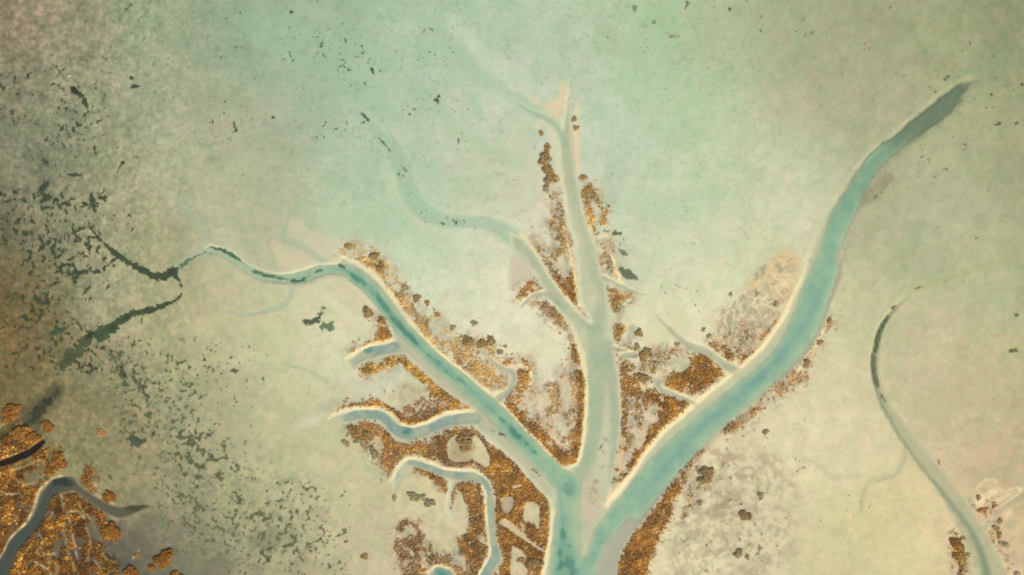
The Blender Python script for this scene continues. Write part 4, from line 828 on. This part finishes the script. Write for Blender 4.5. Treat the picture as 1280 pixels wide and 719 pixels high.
# ------------------------------------------------------------------ algae mats draped on the mud
def drape(name, xa, xb, ya, yb, field, colour, pitch=.5, lift=.03, cap=.04, water=False, cvar=.7, soft=1.9, thick=.75):
    """a mat whose edge is where it dips below the ground: field(x, y) > 0 inside"""
    ax = np.arange(xa, xb, pitch, dtype=np.float32); ay = np.arange(ya, yb, pitch, dtype=np.float32)
    AX, AY = np.meshgrid(ax, ay); f = field(AX, AY)
    kv = f > -.25; kf = kv[1:, 1:] & kv[:-1, 1:] & kv[1:, :-1] & kv[:-1, :-1]
    pos = (f > 0); kf &= (pos[1:, 1:] | pos[:-1, 1:] | pos[1:, :-1] | pos[:-1, :-1])
    if name == "algae_mat":                                  # drop a stray second scrap; many scraps are the patch's own texture
        lab_ = np.where(kf, np.arange(kf.size).reshape(kf.shape) + 1, 0)
        for _ in range(400):
            p_ = np.pad(lab_, 1); n_ = np.maximum.reduce([p_[dy:dy + kf.shape[0], dx:dx + kf.shape[1]] for dy in (0, 1, 2) for dx in (0, 1, 2)]) * kf
            if (n_ == lab_).all(): break
            lab_ = n_
        ids, cnt = np.unique(lab_[kf], return_counts=True)
        if 2 <= len(ids) <= 3: kf &= lab_ == ids[cnt.argmax()]
    F = grid_faces(len(ax), len(ay), kf)
    if not len(F): return None
    z = ground_z(AX, AY)
    if water: z = np.maximum(z, WL + .0)
    z = z + .008 + np.clip(f * lift, -.004, cap)
    c = np.broadcast_to(alb(colour) * np.array([.98, 1.0, .78], np.float32), AX.shape + (3,)) * (1 + cvar * (fbm(AX, AY, 5, 3, 77) - .5))[..., None]
    cov = sstep(-.1, soft, f) * (thick + (1 - thick) * fbm(AX, AY, 3, 2, 78))
    V, F, at = compact(np.stack([wx(AX), wy(AY), z], -1).reshape(-1, 3), F, {"weed": c.reshape(-1, 3), "cover": cov.ravel()})
    loc = V.mean(0)
    return mesh_obj(name, V, F, algae_m, at, True, loc=loc)
def ragged(sdf, amp=3.0, sc_=5.0, seed=0, bias=0.0):
    def g(x, y):
        d = -sdf(x, y); n_ = fbm(x, y, sc_, 4, 200 + seed) - .5; n2_ = fbm(x, y, 2.6, 2, 260 + seed) - .5
        return d * .9 + amp * 2.6 * n_ + (1.4 + amp * 1.3) * n2_ + bias
    return g
def capsule_sd(pts):
    def f(x, y):
        r = None
        P_ = pts if len(pts) > 1 else [pts[0], (pts[0][0] + .01, pts[0][1], pts[0][2])]
        for a, b_ in zip(P_[:-1], P_[1:]):
            dx, dy = b_[0] - a[0], b_[1] - a[1]; L = dx * dx + dy * dy + 1e-9
            t_ = np.clip(((x - a[0]) * dx + (y - a[1]) * dy) / L, 0, 1)
            d = np.sqrt((x - a[0] - t_ * dx) ** 2 + (y - a[1] - t_ * dy) ** 2) - (a[2] + (b_[2] - a[2]) * t_)
            r = d if r is None else np.minimum(r, d)
        return r
    return f
DK, DG, DS = (66,78,60), (70,90,68), (84,96,84)
mats = [ # line of (x, y, halfwidth), colour, roughness amplitude, label
 ([(112,283,1.6),(122,297,2.4),(135,308,3),(148,321,4.4),(158,326,4),(170,333,4.6),(182,340,5),(192,346,5),(205,346,5.5),(217,338,6)], DK, 2.3, "dark weed filling the forked creek head on the west side"),
 ([(146,322,2.5),(135,333,2),(119,341,3.4),(105,339,3.2),(90,343,2.4)], DK, 2.4, "dark weed tongue running west from the fork of the creek head"),
 ([(216,340,5),(224,350,3),(227,358,1.6)], DK, 1.2, "short dark weed bend joining the two creek heads"),
 ([(227,366,1.6),(223,374,2.8),(205,382,3.4),(185,388,4.5),(165,392,5.2),(150,402,5.6),(140,410,7)], DK, 2.1, "long curved dark weed bed below the creek fork"),
 ([(136,412,9),(126,418,10),(110,420,4)], DG, 4, "broad dark weed clump where the curved bed ends"),
 ([(112,418,4),(98,440,8),(86,450,9),(78,458,5)], (80,88,66), 7, "ragged dim weed spread south-west of the curved bed"),
 ([(222,337,3),(238,325,2.2),(256,315,1.4)], (96,116,96), 2.2, "mottled weed leading from the creek head to the open water"),
 ([(72,488,2),(58,506,6),(46,517,8),(36,528,6)], (60,64,44), 6, "large dark weed pool on the mud north of the marsh"),
 ([(-5,558,4),(8,548,6),(20,538,4)], (62,60,44), 4, "dark weed pool beside the golden shrubs at the west edge"),
 ([(138,440,2),(146,455,3),(152,468,3),(158,482,2)], (84,92,72), 5, "broken dark weed trail under the broad clump"),
 ([(172,470,1.5),(178,486,2.4),(184,500,1.5)], (88,96,76), 5, "ragged weed trail right of the broken dark one"),
 ([(66,417,3.4),(75,413,4.4),(86,409,2.6)], DG, 2, "separate dark oval weed patch west of the curved bed"),
 ([(178,394,1.2),(176,405,1),(178,418,1.4)], DK, 1.2, "thin dark thread of weed hanging south of the curved bed"),
 ([(90,398,1),(97,403,1.5),(103,413,1)], DK, 1.4, "short dark squiggle of weed above the broad clump"),
 ([(114,243,2.6),(116,254,4),(119,264,2)], DK, 1.8, "upright dark weed patch north of the creek fork"),
 ([(92,111,4.8),(97,116,4)], (52,52,50), 1.6, "blackest round weed patch in the north-west"),
 ([(101,119,4),(106,124,4),(108,134,2.6)], DK, 2.6, "dark weed trailing from the blackest patch"),
 ([(164,98,3.4),(166,100,1)], DK, 1.6, "small dark weed blot, upper of a pair in the north-west"),
 ([(161,111,1.4),(165,109,2.6),(173,108,1.8)], DK, 1.6, "small dark weed blot, lower of a pair in the north-west"),
 ([(158,12,2),(163,7,2.4)], (84,94,76), 1.8, "dim weed smudge at the top edge in the north-west"),
 ([(86,219,2),(95,219,3),(106,220,1.6)], DK, 2.4, "flat dark weed streak in the western weed field"),
 ([(55,200,3.4),(60,206,2)], DK, 2.8, "ragged dark weed blot above the forked streaks"),
 ([(60,226,3.8),(52,238,3.4),(46,242,2)], DK, 3, "ragged dark weed blot among the western streaks"),
 ([(62,240,1.6),(52,252,1.8)], DK, 2, "short diagonal weed streak in the western weed field"),
 ([(0,240,2.6),(5,252,2.4)], (70,58,52), 2, "dark patch cut by the west edge"),
 ([(18,240,2.6),(28,242,2)], (70,60,52), 2.4, "small brownish blot near the west edge"),
 ([(153,203,2.4),(147,214,1.4),(142,222,1)], DK, 2, "thin slanting weed streak, western of the open flat"),
 ([(118,183,2),(119,192,1.6)], DK, 2, "small upright weed streak between the north-west fields"),
 ([(2,107,1.6),(10,117,2)], DK, 2.2, "small dark weed marks at the west edge, upper"),
 ([(22,118,2)], DK, 1.4, "tiny dark weed dot east of the upper west edge marks"),
 ([(293,154,2.4),(294,164,2.4)], DK, 2.4, "dark weed cluster on the flat in the upper left centre"),
 ([(341,146,2.4)], DK, 1.5, "small star-shaped weed clump on the green flat"),
 ([(364,15,2.6)], DK, 1.2, "dark weed dot near the top edge, west of centre"),
 ([(432,50,1.6),(432,53,1.4)], DK, .8, "oval dark weed dot on the green flat, northern"),
 ([(425,60,1.8)], DG, .8, "grey-green weed dot beside the oval dark dot"),
 ([(465,87,2),(467,91,1.8)], DK, 1.4, "small crooked dark weed mark right of centre on the green flat"),
 ([(476,88,2.2)], (96,128,108), 2, "pale green weed ring beside the crooked mark"),
 ([(518,137,2.6)], DG, .9, "round dark weed dot, largest of the scattered group"),
 ([(512,143,1.8)], DG, .8, "round weed dot just below the largest of the group"),
 ([(538,136,2.2)], DK, 1, "dark weed dot east of the largest of the group"),
 ([(545,126,1.2),(549,121,1.4),(543,126,1.4)], DK, 1.8, "sprinkle of dark weed dots at the group's north-east"),
 ([(553,148,1.6)], DG, .8, "grey-green weed dot at the south-east end of the group"),
 ([(452,142,1.3),(457,146,1.6),(461,151,1.3)], DK, .8, "upper of two thin dark slivers at the drowned channel head"),
 ([(473,172,1.0),(479,179,1.7),(484,184,1.6),(488,189,1)], DK, .8, "lower of two thin dark slivers at the drowned channel head"),
 ([(551,279,1.4),(555,280,1.6)], DK, 1, "small dark weed mark on the bend of the drowned channel"),
 ([(505,210,1.4),(507,214,1)], DG, 1, "faint weed dot in the upper drowned channel"),
 ([(573,174,1.2),(573,180,1)], DK, 1, "short dark weed tick south of the dotted group"),
 ([(406,382,1.4),(402,392,3),(396,400,5.5),(388,404,3.4),(379,402,1.4)], (92,98,82), 2.4, "spiky dark grey weed patch west of the left arm"),
 ([(404,408,5),(414,406,4),(410,413,4)], (112,134,106), 5, "broken green weed on the east side of the spiky patch"),
 ([(776,338,4),(784,343,7),(796,349,3)], (112,118,102), 1.4, "solid grey weed oval by the side gut east of the northern arm"),
 ([(768,292,3),(776,291,2.6)], (112,118,98), 2.4, "grey weed blot north of the solid grey oval"),
 ([(778,317,3),(786,318,2)], (128,134,110), 2.6, "broken grey weed between the two grey blots"),
 ([(170,548,8),(180,553,4),(165,556,4)], (82,88,72), 6, "large ragged weed patch on the western mud"),
 ([(154,462,2),(158,473,2)], DG, 3, "small dark weed patch under the creek heads"),
 ([(150,448,2),(155,470,2.4)], DK, 3, "broken dark streak of weed south of the broad clump"),
 ([(193,540,2),(190,548,1)], DG, 1.8, "small weed mark right of the large ragged patch"),
 ([(266,590,2),(272,594,5),(276,598,3)], (104,96,78), 4, "brownish weed blot on the mottled southern mud"),
 ([(298,612,3),(300,624,3)], (104,96,78), 4.5, "broken brownish weed streak right of the brownish blot"),
 ([(328,692,4),(334,700,3)], (96,90,72), 4, "brown weed blot near the south edge of the mottled mud"),
 ([(263,309,1.6),(278,313,2.6),(290,319,3),(303,327,1.4)], (72,112,92), 1.4, "dark green weed bed at the west end of the left creek arm"),
 ([(317,340,2.4),(333,345,3),(352,348,1.6),(362,350,1)], (80,122,100), 1.4, "dark green weed bed in the middle of the western reach"),
 ([(366,352,2.6),(376,351,3),(386,346,1.8)], (78,116,98), 1.2, "dark green weed bed in the bend of the western reach"),
 ([(393,341,1.6),(401,338,1.6)], (86,122,100), 1.6, "small green weed spot before the creek arm widens"),
 ([(424,331,1.6),(430,335,2.2)], (86,122,100), 1.6, "green weed spot at the head of the deep left arm"),
 ([(1182,352,1),(1188,357,0.4)], (90,84,62), 1, "tiny dark dot right of the eastern creek head"),
 ([(1144,361,2.2),(1150,359,1.6)], (96,98,72), 1, "small dark dash at the faint eastern creek head"),
 ([(1159,356,1.3)], (110,104,78), .6, "tiny brown dot in the faint eastern creek head"),
 ([(1116,386,2.6),(1119,382,2)], (98,108,84), .8, "short dark dash above the long dark eastern reach"),
 ([(1111,396,1.8),(1104,406,3),(1098,420,3.4),(1095,436,3.2),(1094,440,2.6)], (96,104,84), .7, "long dark weed reach of the eastern creek, upper piece"),
 ([(1092,446,3.2),(1092,458,3.4),(1094,470,3.4),(1097,482,3)], (104,112,92), .7, "long dark weed reach of the eastern creek, lower piece"),
 ([(1102,494,2),(1107,502,1.8),(1104,498,1.4)], (112,120,96), 1, "small dark piece of weed following the long eastern reach"),
 ([(1176,561,1.6)], (116,100,78), .8, "small brown dot east of the eastern creek"),
 ([(1173,575,1.3),(1176,584,1.2)], (140,134,106), 1.2, "faint brown dash on the east side of the eastern creek"),
 ([(1271,440,3.2),(1264,440,2.4)], (112,104,74), 2, "dark brown weed blot at the east edge"),
 ([(1271,394,2.6)], (116,110,80), 1.4, "small brown weed dot at the east edge above the blot"),
 ([(1220,298,1.8),(1222,297,1.4)], (124,124,96), 1.2, "faint grey dot north of the faint eastern creek head"),
 ([(1253,335,1.6)], (112,104,74), .8, "single brown dot on the flat near the east edge"),
 ([(1243,157,1.6),(1250,155,2.4)], (108,104,70), 1.8, "olive weed mark, left of three in the north-east"),
 ([(1262,148,2.4)], (104,98,66), 1.6, "olive weed mark, middle of three in the north-east"),
 ([(1271,154,3.2)], (98,90,62), 1.4, "olive weed mark, right of three in the north-east"),
 ([(1278,106,2.6)], (98,100,66), 1, "dark weed dot cut by the east edge in the north-east"),
 ([(1239,118,2)], (110,112,76), 1, "olive weed dot above the three north-eastern marks"),
 ([(1183,98,2.6),(1188,95,2)], (120,124,92), 2.2, "faint weed cluster at the tip of the broad creek"),
 ([(1170,115,2),(1178,111,1.2)], (122,128,96), 1.6, "faint weed streak along the dark creek tip"),
 ([(793,11,4)], (136,156,122), 2, "dim green weed smudge at the top edge, right of centre"),
 ([(817,28,4)], (142,162,128), 1.6, "dim green weed ring under the top smudge"),
 ([(860,4,2.6),(856,12,1.4)], (122,134,104), 1.8, "small dark weed mark at the top edge"),
 ([(912,12,2.4)], (96,110,82), .8, "round dark weed dot at the top edge, eastern"),
 ([(933,1,1.8)], (70,74,58), .6, "tiny black weed dot on the top edge"),
 ([(954,43,1.5),(951,38,1.4)], (100,108,80), 1, "small dark weed tick in the upper right centre"),
 ([(832,109,2.6)], (140,160,124), 1.6, "faint green weed blot on the smooth northern flat"),
 ([(846,36,1.3)], (90,96,82), .7, "tiny dark weed dot left of the faint marks"),
 ([(839,46,2),(848,45,1.6)], (148,152,128), 1.6, "faint grey weed marks on the northern flat"),
 ([(610,592,1.2),(617,540,1)], (0,0,0), 0, ""),
 ([(612,537,1.2),(617,539,1.4)], (108,92,68), 1.2, "dark wrack mark on the bank below the winding gut mouth"),
 ([(624,543,2),(630,544,1.6)], (116,96,72), 2, "dark curled wrack mark on the left arm's bank"),
 ([(664,585,1.4),(671,591,1.8),(676,597,1.2)], (112,126,104), 1.2, "dark weed sliver on the left arm's south bank"),
 ([(757,518,1.2)], (118,130,112), .6, "tiny dark dot in the middle arm"),
 ([(752,557,2),(750,562,1.4)], (146,134,108), 1.6, "brown weed smudge on the bar of the middle arm"),
 ([(765,571,1.3)], (100,116,108), .5, "tiny dark dot in the lower middle arm"),
 ([(665,284,1.2)], (120,120,96), .8, "tiny dark dot on the neck of the central tongue"),
 ([(690,280,2.6),(688,285,1.8)], (122,112,84), 1.6, "dull brown mark beside the central tongue"),
 ([(757,266,1.6),(759,272,1.4)], (104,118,104), 1.2, "dark blue-grey mark beside the golden loop"),
 ([(160,637,4),(172,635,3.4),(183,633,1.8)], (82,80,56), 1.6, "olive weed filling the arm of the south-western creek"),
 ([(68,603,4),(80,602,5),(88,606,3)], (50,62,58), 1.6, "black weed in the bend at the head of the south-western creek"),
]
mats = [m_ for m_ in mats if m_[3]]
for i, (pts, colr, amp, lab) in enumerate(mats):
    xs = [p[0] for p in pts]; ys = [p[1] for p in pts]; mw = max(p[2] for p in pts) + amp + 2
    inwater = any(k_ in lab for k_ in ("creek arm", "western reach", "left arm widens", "deep left arm", "middle arm", "eastern reach", "eastern creek head", "south-western creek"))
    sdf = capsule_sd(pts)
    o = drape("algae_mat", min(xs) - mw, max(xs) + mw, min(ys) - mw, max(ys) + mw, ragged(sdf, amp, 4.5 if amp < 3 else 6, i), colr, .5, .05, .04, True)
    if o: tag(o, lab, "weed patch", None, "dark weed patches on the flats")

# fine specks of weed, uncountable, one object for each field
fields = [ # window, list of blobs (cx, cy, rx, ry, ang, weight), threshold, scale, colour, label
 ((-20,140,-10,235), [(100,150,45,50,0,1),(40,110,40,40,0,.7),(105,125,20,20,0,1.0),(150,80,60,50,0,.45)], .55, 3.8, (72,80,62), "fine dark weed specks over the north-western flat"),
 ((-20,170,235,470), [(60,260,60,45,0,1.1),(70,320,50,60,0,1.15),(60,390,45,50,0,.9),(95,445,45,25,0,.9),(115,290,30,30,0,.8),(0,260,30,40,0,.9)], .505, 4.2, (66,74,54), "dense dark weed specks over the western flat"),
 ((135,340,420,600), [(185,510,45,55,30,1.05),(165,455,18,35,0,.8),(250,570,60,40,30,1.1),(235,470,55,40,0,.62),(205,440,50,20,0,.5),(280,460,40,30,0,.45)], .515, 3.8, (96,104,80), "dense grey-green weed specks over the mottled western mud"),
 ((190,440,600,735), [(270,650,60,45,0,1.1),(340,670,75,45,0,1.15),(365,600,45,35,0,.85),(230,620,40,30,0,.9),(350,620,40,40,0,.8),(400,700,40,25,0,.7)], .508, 3.6, (108,110,82), "dense olive weed specks over the mottled southern mud"),
 ((140,330,0,235), [(195,60,60,70,0,.62),(285,150,35,45,0,.7),(300,60,40,60,0,.5),(165,190,30,40,0,.7),(180,230,40,25,0,.55)], .61, 3.2, (104,114,88), "scattered weed specks on the upper left flat"),
 ((330,690,-10,290), [(505,222,5,26,-12,1.25),(525,260,16,6,35,1.2),(556,280,22,5,10,1.25),(600,288,20,4,20,1.0),(455,150,8,10,0,1.1),(482,185,8,14,-25,1.1),(536,130,26,12,0,1.0),(400,50,60,50,0,.95),(440,80,50,40,0,.8),(425,165,45,25,0,.85),(400,210,40,25,0,.6),(535,30,50,30,0,.7),(545,65,35,30,0,.7),(530,130,50,20,0,.6),(570,170,40,30,0,.45),(510,230,20,60,0,.6),(560,280,40,10,0,.85),(650,230,20,50,0,.3)], .622, 3.0, (92,114,94), "scattered weed specks on the green northern flat"),
 ((740,960,-10,420), [(770,225,18,35,0,.9),(770,320,20,30,0,.8),(845,300,40,40,0,.45),(860,370,45,22,0,.85),(800,40,50,40,0,.55),(920,20,50,30,0,.6),(880,60,50,40,0,.5),(845,290,10,10,0,.8)], .625, 3.2, (128,138,108), "scattered weed specks on the north-central flat"),
 ((960,1300,-10,330), [(1215,110,60,40,0,.8),(1235,70,60,30,0,.65),(1180,200,70,60,0,.5),(1000,30,60,40,0,.55),(1100,60,80,50,0,.35),(1085,235,22,20,0,1.1),(1105,180,26,6,-40,1.15),(1150,143,30,5,-38,1.0),(1230,240,50,40,0,.5),(1130,60,40,40,0,.3),(1050,320,14,30,0,.7)], .62, 3.2, (118,116,84), "scattered brown weed specks on the north-eastern flat"),
 ((960,1300,330,735), [(1250,480,60,80,0,.4),(1060,640,50,30,0,.62),(1000,580,25,12,0,.95),(1100,640,30,15,0,.6),(1165,460,20,20,0,.5),(1120,350,30,10,0,.5),(990,540,30,30,0,.35)], .64, 3.2, (134,128,94), "few brown specks on the eastern flat"),
 ((440,760,395,735), [(600,440,30,30,0,.6),(555,610,30,20,0,.5),(470,560,20,20,0,.9),(490,490,40,20,0,.7),(545,500,30,14,0,.8),(640,470,20,20,0,.6),(570,560,14,14,0,.9),(680,500,30,40,0,.6)], .64, 3.6, (128,118,92), "brown-grey specks on the bare patches among the creeks"),
 ((820,1000,490,735), [(885,600,30,25,0,1.1),(900,630,40,40,0,.85),(940,690,50,40,0,.8),(905,550,30,20,0,.8),(860,690,30,40,0,.7)], .62, 5, (146,130,100), "pale brown specks on the silt south of the broad creek"),
]
for i, ((xa, xb, ya, yb), bl, thr, sc_, colr, lab) in enumerate(fields):
    def fld(x, y, bl=bl, thr=thr, sc_=sc_, i=i):
        wgt = np.zeros_like(x)
        for cx_, cy_, rx_, ry_, an_, wt in bl:
            a = math.radians(an_); dx = x - cx_; dy = y - cy_
            wgt = np.maximum(wgt, wt * np.exp(-(((dx * math.cos(a) + dy * math.sin(a)) / rx_) ** 2 + ((-dx * math.sin(a) + dy * math.cos(a)) / ry_) ** 2) * .8))
        n = fbm(x, y, sc_, 3, 400 + i * 3); cl = fbm(x, y, sc_ * 4, 3, 401 + i * 3)
        v_ = n + .32 * (cl - .5) + .20 * (wgt - 1) - (thr + .035)
        v_ = np.minimum(v_ * 24, 3)
        clear = np.minimum((samp(OUT, x, y) - .2) * 1.5, 6)            # keep clear of channels
        return np.where(wgt < .05, -5, np.minimum(v_, clear))
    o = drape("weed_specks", xa, xb, ya, yb, fld, colr, .55, .02, .02, False, .7, 2.2, .6)
    if o: tag(o, lab, "weed specks", "stuff", "fine weed specks on the flats")

# ------------------------------------------------------------------ three white wading birds
def bird(x, y, rot, label, size=1.0):
    e = bpy.data.objects.new("white_bird", None); C.objects.link(e)
    e.location = (wx(x), wy(y), float(ground_z(np.array([float(x)]), np.array([float(y)]))[0])); e.rotation_euler = (0, 0, rot); e.empty_display_size = .2
    tag(e, label, "bird", None, "white birds resting on the flat")
    def ell(cx_, cy_, cz_, a, b_, c_, nm, n=10, colr=(250,248,240)):
        V = [(cx_, cy_, cz_ - c_)]; F = []
        for j in range(1, 6):
            ph = -math.pi / 2 + j * math.pi / 6
            for k_ in range(n):
                t_ = k_ * 2 * math.pi / n; V.append((cx_ + a * math.cos(ph) * math.cos(t_) * (1.15 if math.cos(t_) > 0 else .9), cy_ + b_ * math.cos(ph) * math.sin(t_), cz_ + c_ * math.sin(ph)))
        V.append((cx_, cy_, cz_ + c_)); L_ = len(V) - 1
        for k_ in range(n):
            k2 = (k_ + 1) % n; F += [(0, 1 + k2, 1 + k_), (L_, L_ - n + k_, L_ - n + k2)]
            for j in range(4):
                a1 = 1 + j * n
                F += [(a1 + k_, a1 + k2, a1 + n + k2), (a1 + k_, a1 + n + k2, a1 + n + k_)]
        o = mesh_obj(nm, np.array(V) * size, np.array(F), stone_m, {"leaf": np.tile(alb(colr), (len(V), 1))}, True)
        o.parent = e; return o
    ell(0, 0, .34, .30, .15, .14, "body"); ell(.34, 0, .50, .09, .05, .16, "neck"); ell(.42, 0, .64, .08, .05, .05, "head"); ell(.54, 0, .63, .08, .013, .015, "beak", 6, (200,140,50))
    ell(0, .07, .12, .014, .014, .14, "leg", 6, (70,60,50)); ell(0, -.07, .12, .014, .014, .14, "leg", 6, (70,60,50))
    ell(-.05, .13, .38, .28, .05, .10, "wing"); ell(-.05, -.13, .38, .28, .05, .10, "wing"); ell(-.32, 0, .36, .14, .07, .03, "tail")
bird(87.5, 95.3, .1, "white bird just above the blackest weed patch", 1.0)
bird(252.5, 176.8, 1.2, "small white bird on the open flat left of the dark weed cluster", .7)
bird(1007, 526, 2.2, "small white bird on the buff silt east of the broad creek", .65)
print("verts", sum(len(o.data.vertices) for o in bpy.data.objects if o.type == 'MESH'))
